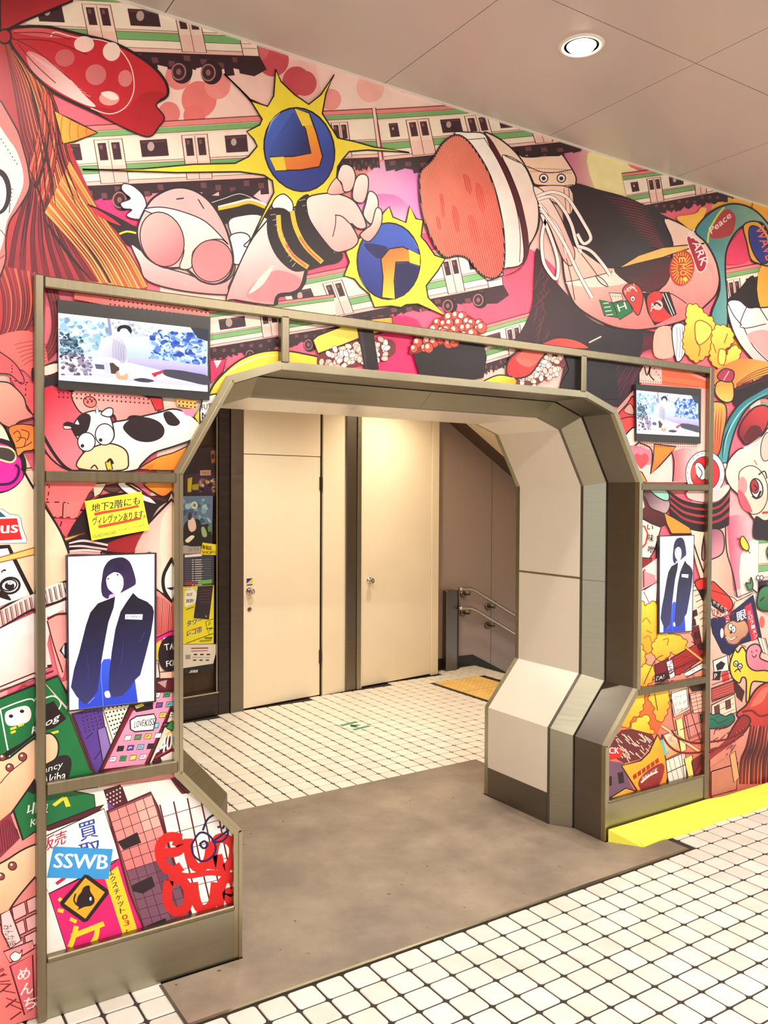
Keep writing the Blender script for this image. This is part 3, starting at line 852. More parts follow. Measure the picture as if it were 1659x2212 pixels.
# ---- commuter trains ----
def train(A, q, doors, wins, under=.32, wheels=(), v0=.0, end=False, seed=1):
    TL, TR, BR, BL = q
    def P(u, v):
        a = (TL[0]+(TR[0]-TL[0])*u, TL[1]+(TR[1]-TL[1])*u); b = (BL[0]+(BR[0]-BL[0])*u, BL[1]+(BR[1]-BL[1])*u)
        return (a[0]+(b[0]-a[0])*v, a[1]+(b[1]-a[1])*v)
    R = lambda u0, u1, a, b: [P(u0, a), P(u1, a), P(u1, b), P(u0, b)]
    def F(c, u0, u1, a, b, ol=0, oc=KR): A.f(c, R(u0, u1, a, b), 0, ol, oc)
    A.v()
    # undercarriage
    if under:
        top = [P(i/12, 1.0) for i in range(13)]; r = random.Random(seed); bot = []
        for i in range(24):
            bot.append(P((i+.0)/24, 1+under*r.uniform(.55, 1.0))); bot.append(P((i+1)/24, 1+under*r.uniform(.55, 1.0)))
        A.f((54, 30, 40), top+bot[::-1], 0)
        for i in range(14):
            u = (i+.3)/14; F((112, 66, 74), u, u+.028, 1.03+.05*(i % 3), 1.12+.05*(i % 3))
        for u in wheels:
            c = P(u, 1+under*.85); h = abs(P(0, 1)[1]-P(0, 0)[1]); 
            A.e((44, 26, 34), c[0]+h*.05, c[1], h*.17, h*.19); A.e((170, 110, 112), c[0], c[1], h*.12, h*.14); A.e((60, 34, 42), c[0], c[1], h*.095, h*.115); A.e((150, 96, 98), c[0], c[1], h*.04, h*.05)
    F(CREAM, 0, 1, v0, 1)
    F((236, 142, 138), 0, 1, max(0, v0), .09); F(GREEN, 0, 1, max(.10, v0), .19)
    F((246, 222, 206), 0, 1, .19, .225)
    F((250, 214, 200), 0, 1, .63, .66); F(GREEN, 0, 1, .665, .80); F((246, 200, 190), 0, 1, .93, 1.0)
    for v in (.09, .19, .63, .665, .80, .93, 1.0): A.s(1.1, [P(0, v), P(1, v)], KR, 0)
    A.s(1.8, [P(0, 0), P(1, 0)], KR, 0)
    for d0, d1 in doors:
        w = d1-d0; F((250, 224, 208), d0, d1, .245, .97, 1.6); F((248, 206, 196), d0+.006, d1-.006, .68, .96)
        m_ = (d0+d1)/2; A.s(1.2, [P(m_, .26), P(m_, .97)], KR, 0)
        for a, b in ((d0+w*.12, m_-w*.10), (m_+w*.10, d1-w*.12)):
            F(WIN, a, b, .30, .585, 1.0, (120, 50, 56)); F((128, 84, 90), a+w*.05, a+w*.16, .33, .40)
    for w0, w1 in wins:
        F(WIN, w0, w1, .295, .56, 1.6); w = w1-w0
        F((100, 62, 70), w0+w*.06, w1-w*.06, .31, .34)
        c = P(w0+w*.38, .40); A.e((196, 170, 164), c[0], c[1], abs(TR[0]-TL[0])*w*.13, abs(TR[0]-TL[0])*w*.17)
    if end:
        F((252, 226, 212), .93, 1.0, .02, 1.0, 1.4); F((88, 60, 66), .945, .985, .1, .5)
        for k in range(5): A.s(1, [P(.935, .55+.08*k), P(.995, .55+.08*k)], KR, 0)
        A.f((60, 34, 42), [P(.9, 1), P(1.0, 1), P(1.02, 1.22), P(.96, 1.34), P(.9, 1.3)], 0, 1)
tlabels = ['topmost train with its front end under the ceiling', 'train behind the winged creature', 'short train car right of the upper burst', 'long train car above the sneaker', 'train car ending under the sneaker sole', 'train car at the upper right under the ceiling', 'train car left of the yellow egg sushi', 'train car behind the tuna sushi', 'train car framed by the teal headphones']
TOP['printed_train'] = 0
tr = M('printed_train', tlabels[0], ('background_wash', 'printed_train'))
train(tr, [(40, -32), (535, -4), (560, 122), (68, 104)], [(.262, .387), (.664, .77)], [(.06, .17), (.46, .59), (.86, .93)], .36, (.63, .76), end=True)
done(tr)
tr = M('printed_train', tlabels[1], ('background_wash', 'printed_train'))
train(tr, [(120, 276), (566, 250), (578, 384), (144, 404)], [(.172, .31), (.60, .725)], [(.02, .10), (.395, .525), (.81, .915)], .30, (.25,), seed=2)
done(tr)
tr = M('printed_train', tlabels[2], ('background_wash', 'printed_train'))
train(tr, [(688, 241), (806, 235), (818, 340), (702, 345)], [(.2, .5)], [], .28, (), seed=3)
tr.v().s(5, '806,233 822,345', (252, 220, 208), 0).s(1.5, '803,233 818,345', KR, 0).s(1.5, '811,233 827,345', KR, 0)
done(tr)
tr = M('printed_train', tlabels[3], ('background_wash', 'printed_train'))
train(tr, [(812, 237), (1250, 212), (1285, 300), (830, 346)], [(.135, .245), (.42, .53), (.72, .80)], [(.05, .09), (.30, .395), (.58, .67)], .34, (.2,), seed=4)
done(tr)
tr = M('printed_train', tlabels[4], ('background_wash', 'printed_train'))
train(tr, [(600, 607), (1070, 512), (1086, 616), (642, 702)], [(.185, .275), (.735, .815)], [(.03, .125), (.86, .90), (.4, .5)], .24, (.72, .87), seed=5, end=True)
done(tr)
tr = M('printed_train', tlabels[5], ('background_wash', 'printed_train'))
train(tr, [(1342, 375), (1590, 345), (1590, 408), (1358, 450)], [(.205, .325), (.62, .72)], [(.06, .12), (.40, .52), (.80, .92)], .4, (), seed=6)
done(tr)
tr = M('printed_train', tlabels[6], ('background_wash', 'printed_train'))
train(tr, [(440, 672), (720, 636), (728, 706), (452, 752)], [(.42, .56)], [(.1, .3)], .45, (.30, .76), seed=7)
done(tr)
tr = M('printed_train', tlabels[7], ('background_wash', 'printed_train'))
train(tr, [(1028, 708), (1185, 664), (1192, 742), (1042, 788)], [(.38, .58)], [(.05, .3), (.66, .85)], .3, (.5,), seed=8)
done(tr)
tr = M('printed_train', tlabels[8], ('background_wash', 'printed_train'))
train(tr, [(1552, 585), (1690, 560), (1690, 650), (1568, 685)], [(.1, .3)], [(.4, .7)], .2, (), seed=9)
done(tr)


# ---- the film goes on past both ends of the picture (drawn at 400 units per metre) ----
def metre_mp(x, y, off): return (x/400, YW-off, ZC-y/400)
for side, xa, xb in (('left', -1000, 130), ('right', 1712, 3200)):
    Art.layer = TOP['background_wash']+2
    ex = Art('mural_continuation', metre_mp, 'further trains and pink watercolour at the %s end of the mural' % side)
    r_ = random.Random(xb)
    ex.raw([(xa, 0), (xb, 0), (xb, 1292), (xa, 1292)], [(0, 1, 2, 3)], (249, 182, 176))
    for i in range(34):
        w_ = r_.uniform(50, 150); x = min(max(r_.uniform(xa, xb), xa+w_), xb-w_); y = r_.uniform(w_, 1290-w_)
        c1 = r_.choice([(250, 205, 196), (240, 90, 120), (253, 226, 210), (246, 150, 150), (236, 60, 110), (250, 220, 120)])
        ex.cloud((c1, r_.choice([(253, 226, 214), (248, 170, 170)]), r_.uniform(0, 180)), [(x+w_*math.cos(a_)*r_.uniform(.6, 1), y+w_*math.sin(a_)*r_.uniform(.6, 1)) for a_ in [k*.785 for k in range(8)]], 6, 1.6, (150, 60, 70))
    for k in range(4):
        y = 120+k*300; train(ex, [(xa, y), (xb, y-40), (xb, y+62), (xa, y+104)], [(.1, .2), (.42, .52), (.74, .84)], [(.24, .36), (.56, .68), (.88, .96)], .3, (.2, .6), seed=20+k)
    done(ex)

# ---- girl with the red spotted bow, left edge ----
ha = M('red_haired_girl', 'red and orange hair with a spotted red bow and one big eye at the left edge', ('printed_train',))
ha.v()
ha.f((178, 50, 58), '0,96 40,100 105,180 135,270 160,340 200,430 265,520 318,612 312,650 240,640 100,592 95,740 40,770 -30,770 -30,90', 0)
hc = [(112, 28, 40), (168, 50, 58), (128, 32, 44), (196, 70, 66), (150, 42, 50), (210, 92, 78), (136, 36, 46), (226, 108, 76), (160, 44, 50), (240, 128, 76), (176, 52, 50), (246, 150, 84), (214, 84, 58), (250, 164, 92), (190, 60, 50), (244, 140, 78)]
ha.bands('10,98 28,190 45,290 62,360 45,450 22,540 30,610', '22,95 85,150 128,250 150,345 205,450 275,540 318,618', hc+hc[::-1][:8], 2.0, (70, 16, 28), n=24)
ha.bands('62,330 60,400 30,500 14,590', '100,400 120,470 170,540 230,620', [(104, 24, 38), (150, 44, 54), (120, 30, 44), (168, 54, 60)], 2, (60, 14, 26), n=16)
ha.bands('90,200 80,300 62,370 75,400', '112,210 125,300 112,390 88,460', [(226, 96, 70), (190, 60, 56), (240, 120, 80), (170, 44, 48)], 1.8, (70, 16, 28), n=8)
ha.s(6, '108,250 100,330 80,400 70,400', K, taper=2).s(5, '60,360 85,420 98,470', K, taper=2)
ha.bands('96,460 150,520 190,570 230,640', '150,350 210,450 280,550 318,620', [(250, 160, 84), (236, 120, 64), (252, 180, 104), (222, 92, 56), (248, 150, 78)], 2.2, (80, 20, 26), n=16)
ha.s(7, '92,470 140,540 200,610', K, taper=2).s(5, '150,480 220,580 250,640', K, taper=2)
for i in range(14):
    t = rnd.random(); g1 = [(14, 100), (40, 200), (58, 300), (66, 360), (50, 450), (26, 560)]; g2 = [(24, 96), (95, 160), (130, 250), (152, 345), (205, 450), (318, 618)]
    a0 = rnd.randint(0, 3); ha.s(rnd.uniform(2, 4.5), [(p[0]+(q[0]-p[0])*t, p[1]+(q[1]-p[1])*t) for p, q in list(zip(g1, g2))[a0:a0+3]], (58, 14, 26), taper=2)
# lower locks
ha.bands('-20,570 5,640 0,720 -40,740', '78,590 80,660 62,710 10,730', [(130, 36, 48), (176, 56, 62), (150, 44, 54), (220, 96, 74)], 2, (70, 16, 28), n=14)
ha.bands('92,610 108,660 110,720 85,780', '120,610 132,680 124,750 92,790', [(120, 32, 46), (160, 48, 58), (140, 40, 50), (190, 70, 66)], 1.8, (64, 14, 26), n=7)
ha.bands('118,604 170,640 210,668 230,680', '240,612 270,650 300,680 310,690', [(226, 96, 64), (250, 156, 90), (190, 60, 54), (244, 130, 74)], 2, (70, 16, 28), n=12)
ha.f((236, 110, 104), '-20,735 60,715 100,760 95,850 50,800 -20,790')
for i in range(6): ha.s(1.2, [(30+i*4, 745+i*9), (70, 738+i*8), (100, 745+i*7)], (150, 40, 50))
# face
ha.f((246, 120, 116), '-20,230 30,270 52,330 62,375 62,410 40,450 20,480 12,520 10,570 -20,600', ol=3)
ha.f(SKIN, '-20,280 20,305 42,345 50,395 34,440 14,480 4,530 -20,560')
ha.dots(K, 1.6, (2, 302), (36, 355), 8)
ha.e(K, -6, 415, 30, 50).e(WHT, -10, 418, 23, 42).e((60, 30, 40), -16, 418, 14, 30)
for i in range(7): ha.s(1.8, [(18+i*.4, 408+i*7), (28-i*1.5, 410+i*8.5)], K, 0)
ha.s(2, '0,497 12,512', DRED).s(2, '-2,560 10,552', DRED)
# horn
ha.v(0, 0, 2.765).f(((250, 176, 70), (240, 130, 50), 0), '320,665 430,720 580,795 440,850 372,862', 0, 3)
for x in (370, 420, 470, 520): ha.s(1.5, [(x, 690+(x-370)*.55), (x-8, 780), (x-2, 850-(x-370)*.2)], (190, 90, 40))
# bow
ha.f(((150, 28, 40), (196, 48, 56), 60), '0,0 440,-30 430,10 280,72 130,135 60,172 0,185', 0, 4)
ha.f(((196, 36, 52), (206, 40, 54), 0), '60,178 170,163 300,168 480,210 640,248 760,300 900,392 985,490 996,575 925,628 975,705 940,760 890,815 790,785 600,690 330,560 200,450 130,360 60,260', ol=5)
ha.f((216, 96, 100), '75,190 180,172 300,180 420,225 300,230 170,215')
ha.f(((222, 140, 142), (248, 226, 220), 45), '165,310 300,372 420,480 500,570 570,640 480,618 300,520 180,410')
ha.f((186, 30, 44), '560,640 740,660 850,560 990,560 925,628 975,705 940,760 890,815 790,785 620,700')
for x, y, a, b, c in ((500, 268, 60, 48, (252, 214, 206)), (664, 312, 52, 56, (253, 226, 216)), (570, 450, 62, 62, (214, 118, 122)), (385, 350, 58, 52, (206, 100, 106)), (745, 472, 42, 50, (226, 132, 134)), (650, 592, 60, 42, (246, 170, 160))): ha.e(c, x, y, a, b)
ha.f((255, 240, 230), '600,560 660,550 705,590 660,600')
ha.s(2.2, '300,225 330,196 450,228 600,243 700,288 770,380 797,480 790,570 740,650 650,684 540,650', (252, 226, 222))
for q in ('70,240 300,250 520,330', '70,230 220,310 420,480', '80,200 260,200 420,240', '100,260 200,380 330,500'): ha.s(2, q, (120, 16, 32))
for i in range(9): ha.s(1, [(180+i*30, 330+i*26), (330+i*26, 420+i*20)], (244, 200, 200))
ha.e((176, 34, 48), 25, 222, 40, 42, ol=4)
done(ha)

# ---- winged pink creature ----
eg = M('winged_creature', 'round pink winged creature with two big cheeks', ('red_haired_girl',))
eg.v(0, 0, 2.765)
eg.f((K), '520,1220 620,1260 760,1330 840,1390 830,1450 740,1420 640,1330 560,1260')
eg.f((226, 40, 66), '545,1240 640,1290 720,1350 640,1320 580,1290')
eg.f(K, '700,1360 800,1350 850,1400 820,1480 740,1450'); eg.s(4, '710,1400 760,1385 830,1400', YEL)
# striped scarf at the right
eg.f(K, '1220,1180 1330,1170 1420,1135 1520,1180 1600,1240 1640,1290 1590,1330 1520,1290 1430,1290 1340,1340 1280,1280')
eg.s(5, '1300,1240 1400,1215 1500,1195 1590,1230', WHT).s(7, '1300,1250 1400,1230 1490,1210 1580,1240', GOLD)
eg.s(1.5, '1240,1220 1330,1190 1430,1160 1520,1195', (220, 215, 210))
eg.f(((255, 250, 246), (250, 160, 160), 90), '780,1465 840,1500 960,1590 1120,1640 1280,1700 1390,1640 1400,1480 1360,1330 1440,1290 1560,1290 1640,1380 1560,1560 1460,1700 1380,1760 1100,1740 880,1680 830,1580', ol=2)
eg.f(WHT, '735,1100 790,1112 850,1165 872,1225 862,1290 830,1312 775,1305 752,1285 785,1255 735,1248 718,1215 775,1190 745,1160 722,1130', ol=2.2)
eg.f(WHT, '1365,1425 1420,1392 1470,1400 1490,1430 1452,1470 1485,1482 1472,1520 1448,1530 1455,1560 1420,1582 1385,1560', ol=2.2)
eg.f(((247, 196, 196), (246, 176, 178), 60), '870,1240 930,1172 1040,1125 1150,1138 1250,1208 1330,1330 1372,1450 1390,1560 1365,1650 1290,1698 1200,1682 1140,1632 1090,1602 980,1600 880,1545 830,1465 818,1360', ol=3.5)
eg.f(((255, 252, 248), (255, 214, 200), 90), '858,1252 960,1240 1090,1268 1230,1330 1355,1458 1320,1432 1230,1442 1150,1505 1140,1600 1070,1600 1096,1500 1060,1400 990,1320 900,1276', ol=2)
eg.e(((248, 190, 186), (245, 122, 128), 60), 965, 1432, 128, 166, -18, ol=2.5)
eg.e((246, 138, 142), 1264, 1560, 122, 126, 20, ol=2.5)
eg.s(3, '1050,1192 1095,1186', K, 0).s(2.5, '1180,1192 1215,1250', K, 0)
done(eg)

# ---- fist, bombs and bursts ----
fi = M('fist_and_bombs', 'fist in a striped cuff with two blue bombs on yellow bursts', ('winged_creature',))
fi.v(380, 100, 2.765)
fi.f(YEL, '285,168 375,255 440,328 545,362 580,300 592,140 625,215 705,292 790,350 862,292 942,172 892,285 870,405 935,505 962,550 1065,572 1180,605 1390,637 1140,622 1030,632 988,682 962,722 955,790 900,885 820,905 700,965 645,885 585,922 535,1000 475,1110 375,1330 302,1492 310,1440 430,1190 530,975 582,875 572,805 522,772 380,752 0,757 -560,738 -200,735 100,708 350,702 430,662 482,600 462,560 420,512 498,472 512,440 432,312', 0, 2.6)
fi.f(YEL, '1010,1230 1090,1150 1160,1090 1215,1030 1235,995 1270,960 1292,1022 1370,1055 1392,955 1430,1032 1472,1042 1460,1140 1490,1172 1542,1250 1602,1272 1560,1342 1490,1432 1502,1502 1605,1612 1440,1540 1370,1545 1340,1562 1280,1552 1182,1562 1150,1480 1100,1440 1062,1392 1000,1372 1032,1290', 0, 2.6)
# arm
fi.f(((255, 250, 246), (250, 160, 160), 80), '300,1495 430,1190 535,1050 600,980 700,980 770,1340 752,1440 700,1475 605,1490 585,1548 350,1515', ol=2.5)
fi.f((248, 140, 148), '480,1400 600,1340 730,1380 740,1440 690,1470 605,1490 590,1530 420,1500')
fi.f((255, 226, 216), '430,1480 500,1380 580,1310 520,1420')
fi.s(8, '775,1340 745,1440 690,1478 610,1490 590,1545', K)
fi.f(WHT, '570,960 590,910 640,885 690,930 690,990 620,985', ol=2)
fi.f(K, '540,1050 565,975 640,970 700,1005 722,925 790,888 802,1010 850,1120 920,1205 992,1240 972,1290 880,1312 772,1342 690,1342 600,1262 548,1150')
fi.s(10, '608,1010 622,1130 690,1250 785,1322', GOLD, taper=0).s(10, '690,985 712,1085 770,1195 870,1292', GOLD)
fi.s(5, '650,1180 700,1255 775,1318', (244, 110, 80)).s(5, '735,1140 790,1220 860,1285', (244, 120, 80))
for i in range(11):
    t = i/10; fi.s(1, [(560+t*130, 1010+t*310), (590+t*120, 1005+t*290)], (220, 215, 210), 0); fi.s(1, [(730+t*210, 925+t*310), (770+t*190, 915+t*310)], (220, 215, 210), 0)
# bomb 1
fi.e(((76, 108, 206), (40, 52, 140), 60), 733, 620, 208, 252, -14, ol=3.5)
fi.f(((36, 40, 100), (70, 100, 196), 210), '556,655 600,540 660,450 705,400 770,520 802,645 680,660')
fi.s(3.5, '545,520 570,450 620,400', (150, 180, 236), taper=2)
fi.f(((252, 214, 60), (240, 120, 56), 60), '702,372 792,402 835,520 872,662 852,722 740,742 592,745 555,665 700,660 802,642 770,500', 0, 2.5)
fi.f((252, 222, 66), '705,378 790,405 810,470 752,480', 0).f((252, 222, 66), '556,668 640,662 655,742 592,745', 0)
# bomb 2
fi.e(((66, 96, 200), (36, 44, 130), 110), 1266, 1285, 188, 228, 0, ol=3.5)
fi.f((32, 32, 84), '1308,1300 1380,1295 1448,1320 1420,1420 1360,1490 1308,1508', 0)
fi.f((32, 34, 90), '1120,1180 1220,1190 1260,1210 1215,1270 1160,1240')
fi.s(4, '1410,1150 1442,1210', (160, 190, 240), taper=2).s(4, '1095,1380 1130,1450', (150, 180, 236), taper=2)
fi.f(((240, 122, 56), (252, 214, 60), 70), '1220,1272 1270,1212 1350,1200 1452,1248 1452,1312 1380,1290 1310,1290 1300,1400 1306,1512 1225,1502 1232,1380', 0, 2.5)
fi.f((252, 216, 62), '1385,1215 1452,1248 1452,1312 1392,1294', 0)
# hand
fi.f(((255, 240, 232), (250, 176, 172), 70), '785,905 900,880 985,890 1062,930 1112,1010 1132,1082 1085,1092 1040,1060 1085,1150 1060,1200 1000,1226 940,1226 870,1150 802,1052 778,980', ol=2.4)
fi.f((SKIN, SKP, 60), '900,880 950,790 985,830 1000,880', ol=1.5)
fi.f((WHT, (252, 206, 200), 70), '960,785 988,712 1045,722 1068,785 1045,860 1000,870 985,820', ol=2)
fi.f((WHT, (252, 206, 200), 70), '1070,795 1105,766 1142,785 1142,860 1115,935 1062,925 1050,880', ol=2)
fi.f((WHT, (252, 206, 200), 70), '1150,870 1192,892 1203,960 1165,1062 1115,1010 1130,940', ol=2)
fi.f((SKIN, SKP, 80), '1192,970 1226,990 1216,1082 1150,1168 1095,1132 1132,1092 1165,1062', ol=2)
fi.s(2.4, '945,1010 990,1020 1050,1075 1095,1092', K).s(2, '950,1010 948,1070 932,1140', K)
done(fi)
# ================================================================== MURAL, sneaker and girl's leg
sn = M('high_top_sneaker', 'kicking cream high-top sneaker with a ribbed red sole and long white laces', ('fist_and_bombs',))
sn.v(1080, 330, 2.865)
# dark hair and skirt mass behind the leg
sn.f(((44, 28, 36), (36, 30, 44), 0), '395,215 460,193 600,232 800,288 1000,388 1160,468 1180,520 1060,570 940,600 730,712 600,700 470,640 400,520', ol=2)
for i in range(16):
    y = 270+i*20; sn.s(2.2, [(640+i*18, y), (760+i*16, y+22), (900+i*9, y+52)], (124, 38, 52), taper=2)
sn.f(((60, 24, 36), (34, 28, 36), 0), '225,590 330,780 430,900 480,970 600,1055 760,1098 900,1100 962,1120 962,1200 860,1262 866,1540 380,1540 380,1230 -40,1180 90,1150 190,960 205,760')
for i in range(22):
    x = 215+rnd.uniform(0, 70); y = 700+i*20; sn.s(1.6, [(x, y), (x+rnd.uniform(-10, 30), y+40), (x-30, y+85)], (110, 50, 56), taper=2)
for i in range(24):
    x = 560+rnd.uniform(0, 300); sn.s(2.2, [(x+40, 1290), (x-20, 1390), (x-60-rnd.uniform(0, 60), 1520)], (92, 28, 44), taper=2)
for i in range(10):
    x = 880+i*9; sn.s(1.8, [(x, 1110), (x+4, 1170), (x-20, 1250)], (120, 34, 48), taper=2)
# leg
sn.f((SKIN, (248, 124, 122), 75), '385,560 480,592 640,702 740,722 860,822 962,862 1042,742 1062,562 1010,408 1180,478 1290,570 1352,700 1342,850 1282,932 1150,1032 950,1086 800,1096 650,1062 480,962 420,862 388,740', ol=3)
sn.f((255, 238, 224), '400,800 620,760 720,730 790,800 640,830 500,830')
sn.s(1.8, '395,802 520,780 690,738', KR).s(2, '935,862 1040,870 1100,900 1148,935', K)
sn.f(((42, 26, 34), (96, 34, 44), 60), '702,722 830,690 960,665 1058,655 1045,760 1000,832 905,862 790,808', ol=2)
for i in range(8): sn.s(1.5, [(780+i*16, 760+i*8), (850+i*14, 812+i*5)], (130, 44, 54), taper=2)
sn.f((248, 198, 104), '728,715 850,638 1000,588 1260,562 1180,590 1062,628 1000,650 830,690', 0, 2)
# badges on the sock
sn.e((206, 62, 44), 1120, 716, 76, 112, 8, ol=0)
for i in range(26):
    a = math.radians(i*360/26); sn.s(1.6, [(1120+26*math.cos(a), 716+40*math.sin(a)), (1120+68*math.cos(a), 716+100*math.sin(a))], (252, 214, 90), 0)
sn.f((206, 62, 44), '1092,640 1140,640 1150,800 1104,800', 0)
for i, ch in enumerate('EMO!'): sn.t(ch, (252, 214, 90), (1100+i*3, 650+i*40), (2, 32), (38, -2), .6)
sn.f((178, 40, 66), '1170,520 1230,560 1272,640 1262,720 1222,736 1190,660 1150,540', ol=1.2, oc=WHT)
sn.t('SPARK', (250, 236, 236), (1155, 490), (80, 215), (46, -17), 1.0)
for i in range(8): sn.s(1, [(1270+i*6, 700+i*9), (1310+i*2, 690+i*12)], (236, 130, 126), 0)
sn.f((36, 120, 70), '690,930 790,915 815,985 735,1035 700,990', 0, 1.6)
sn.f((240, 214, 196), '668,868 745,872 755,912 690,930', 0, 1.6).dots(K, 3, (690, 890), (740, 893), 4)
sn.f((36, 120, 70), '608,912 690,930 715,990 720,1020 640,1010', 0, 1.6)
for i in range(4): sn.s(2, [(632+i*6, 935+i*24), (668+i*8, 930+i*24)], (240, 226, 210), 0)
sn.t('H', (246, 240, 230), (730, 985), (50, -18), (-14, -42))
sn.f((214, 66, 60), '752,850 790,812 850,825 880,890 862,985 840,1005 800,940 770,900', ol=1.8)
sn.s(2, '775,850 810,830 840,860', WHT).e((246, 226, 220), 815, 905, 16, 18, ol=1.5).e(K, 815, 908, 6)
sn.t('HA!', (248, 236, 226), (770, 880), (60, -46), (-8, -26))
sn.f((34, 24, 28), '880,870 1040,865 1085,1000 950,1068 910,990', 0, 1.6)
sn.f((214, 54, 54), '905,900 950,860 1000,880 990,930 1030,990 1050,1020 960,1050 920,1000')
sn.e((250, 196, 190), 975, 945, 26, 30).s(4, '940,960 960,930 990,950', K).t('A', (252, 246, 240), (925, 985), (36, -14), (-8, -48))
sn.s(1.5, '1000,872 1060,1010', WHT, 0).s(1.5, '1018,870 1072,1000', WHT, 0)
# shoe
sn.v(860, 230, 3.770)
sn.f((252, 218, 192), '960,372 1000,410 1090,415 1180,405 1300,402 1318,388 1360,440 1432,560 1440,620 1420,650 1300,668 1110,640 1050,560', ol=2.6)
sn.dots(KR, 4, (1040, 505), (1400, 520), 24, 2, 26)
sn.s(2, '1040,490 1200,545 1400,520', KR).s(1.8, '1100,640 1300,652 1420,640', KR)
for x in (1176, 1320): sn.e(WHT, x, 588, 34, 34, ol=2.4).e((60, 24, 30), x, 590, 17)
sn.f((253, 214, 196), '1110,660 1390,668 1400,880 1290,800 1180,740', ol=1.5).s(1.5, '1340,670 1360,850', KR).s(1.5, '1380,670 1395,880', KR)
sn.f((250, 224, 206), '690,214 800,258 920,350 1010,460 1082,600 1122,720 1142,850 1130,1000 1062,1132 1045,1200 1040,1000 980,760 880,520 760,300', ol=2.6)
sn.f(((255, 244, 232), (250, 206, 196), 90), '840,400 1000,470 1080,620 1130,800 1125,990 1060,1120 1040,1000 985,760 900,540', ol=1.6)
sn.s(2, '860,405 930,440 1000,468', KR)
sn.f((86, 26, 36), '690,226 762,300 882,520 982,760 1042,1000 1052,1205 975,1335 850,1385 1000,1300 1005,1100 952,800 862,560 742,330')
sn.f(((255, 250, 244), (252, 214, 206), 90), '450,225 560,215 690,228 742,330 862,560 945,790 1000,1020 1005,1275 850,1325 840,1380 700,1400 850,1100 810,800 740,570 640,390', ol=2)
sn.s(1.6, '690,262 800,440 900,660 960,860 985,1060 980,1270', KR).s(1.6, '560,275 700,262', KR)
sn.f(((244, 134, 110), (222, 64, 58), 35), '450,240 540,268 640,390 740,570 810,800 852,1050 852,1300 800,1388 720,1396 640,1342 560,1242 470,1216 380,1232 300,1152 230,1000 185,850 168,680 175,540 270,440 350,310', ol=3.6)
SOLE = '450,240 540,268 640,390 740,570 810,800 852,1050 852,1300 800,1388 720,1396 640,1342 560,1242 470,1216 380,1232 300,1152 230,1000 185,850 168,680 175,540 270,440 350,310'
for x, y, w_, h_ in ((330, 720, 40, 200), (430, 820, 60, 220), (520, 560, 70, 160), (620, 640, 80, 240), (560, 900, 90, 240), (690, 1020, 70, 200), (300, 900, 40, 120)):
    sn.f((222, 70, 62), [(x, y), (x+w_*.6, y+10), (x+w_, y+h_*.6), (x+w_*.9, y+h_), (x+w_*.3, y+h_*.7)])
sn.lines((252, 190, 164), 1.5, SOLE, 77, 4.6); sn.lines((176, 44, 46), .8, SOLE, 77, 4.6)
# laces
sn.f(((254, 236, 226), (250, 180, 172), 60), '1090,660 1180,700 1290,860 1380,1060 1430,1200 1400,1300 1330,1240 1240,1020 1150,830', ol=1.6)
LACES = ['1120,740 1240,700 1360,740 1440,850 1500,950 1550,1040 1555,1090 1500,1120 1450,1040', '1130,760 1240,740 1330,830 1400,960 1440,1100 1480,1190', '1140,800 1200,880 1170,1010 1160,1120 1180,1280 1260,1400 1290,1380 1290,1250 1240,1080 1160,880', '1150,850 1260,950 1330,1080 1360,1200', '1450,1140 1560,1180 1659,1290 1720,1380', '1150,830 1260,980 1360,1150 1420,1280 1480,1400 1570,1560']
for q in LACES: sn.s(8.4, q, KR); sn.s(6.4, q, (255, 246, 240))
sn.s(1.6, '1360,1240 1400,1400 1430,1580', KR).s(1.6, '1480,1200 1580,1330 1659,1450', KR)
sn.f((250, 226, 220), '1600,1380 1659,1410 1700,1470 1640,1440', ol=1.5)
done(sn)

# ---- right edge: headphones, blossom, sleeve ----
rg = M('headphone_girl', 'upside-down girl with teal headphones, teal hair, orange bow and glasses at the right edge', ('high_top_sneaker',))
rg.v(1080, 330, 2.865)
rg.f((250, 196, 80), '1090,400 1200,380 1240,340 1270,360 1200,480 1120,440')
rg.f((250, 180, 66), '1555,330 1700,300 1740,1000 1600,960 1590,760 1640,600')
rg.f((238, 70, 110), '1390,690 1400,600 1450,520 1520,470 1545,660')
rg.f((38, 30, 34), '1400,930 1470,850 1560,760 1590,900 1590,980')
rg.f(((70, 140, 150), (150, 190, 160), 0), '1202,490 1262,400 1350,340 1450,318 1560,352 1650,440 1720,560 1700,640 1640,470 1590,430 1500,452 1432,522 1392,622 1388,760 1400,900 1396,1092 1330,1090 1300,1000 1352,850 1335,690 1268,560', ol=3)
rg.f((180, 66, 70), '1290,520 1330,410 1400,350 1450,400 1430,500 1360,530')
rg.s(4, '1278,560 1290,480 1340,390 1380,340', (214, 222, 80)).t('Peace', (250, 230, 226), (1300, 505), (125, -105), (-16, -36), .6)
rg.f((240, 170, 70), '1500,450 1590,430 1659,520 1700,640 1660,700 1600,690 1545,660 1520,560', ol=2.5)
rg.f((48, 62, 150), '1540,460 1600,470 1650,560 1660,660 1620,690 1570,640 1535,540', ol=2)
rg.t('WAVE', (250, 120, 120), (1570, 470), (70, 200), (56, -20), 1)
rg.f(((255, 246, 240), (248, 170, 170), 60), '1400,930 1470,915 1530,960 1600,960 1720,1010 1720,1480 1600,1330 1480,1190 1420,1060', ol=2.4)
for q in ('1400,930 1440,1010 1490,1070', '1540,910 1480,1080 1640,1060', '1500,1080 1560,1200 1659,1300', '1600,960 1650,1040'): rg.s(2, q, K)
rg.f((248, 170, 168), '1520,1130 1640,1100 1720,1200 1720,1330 1600,1230')
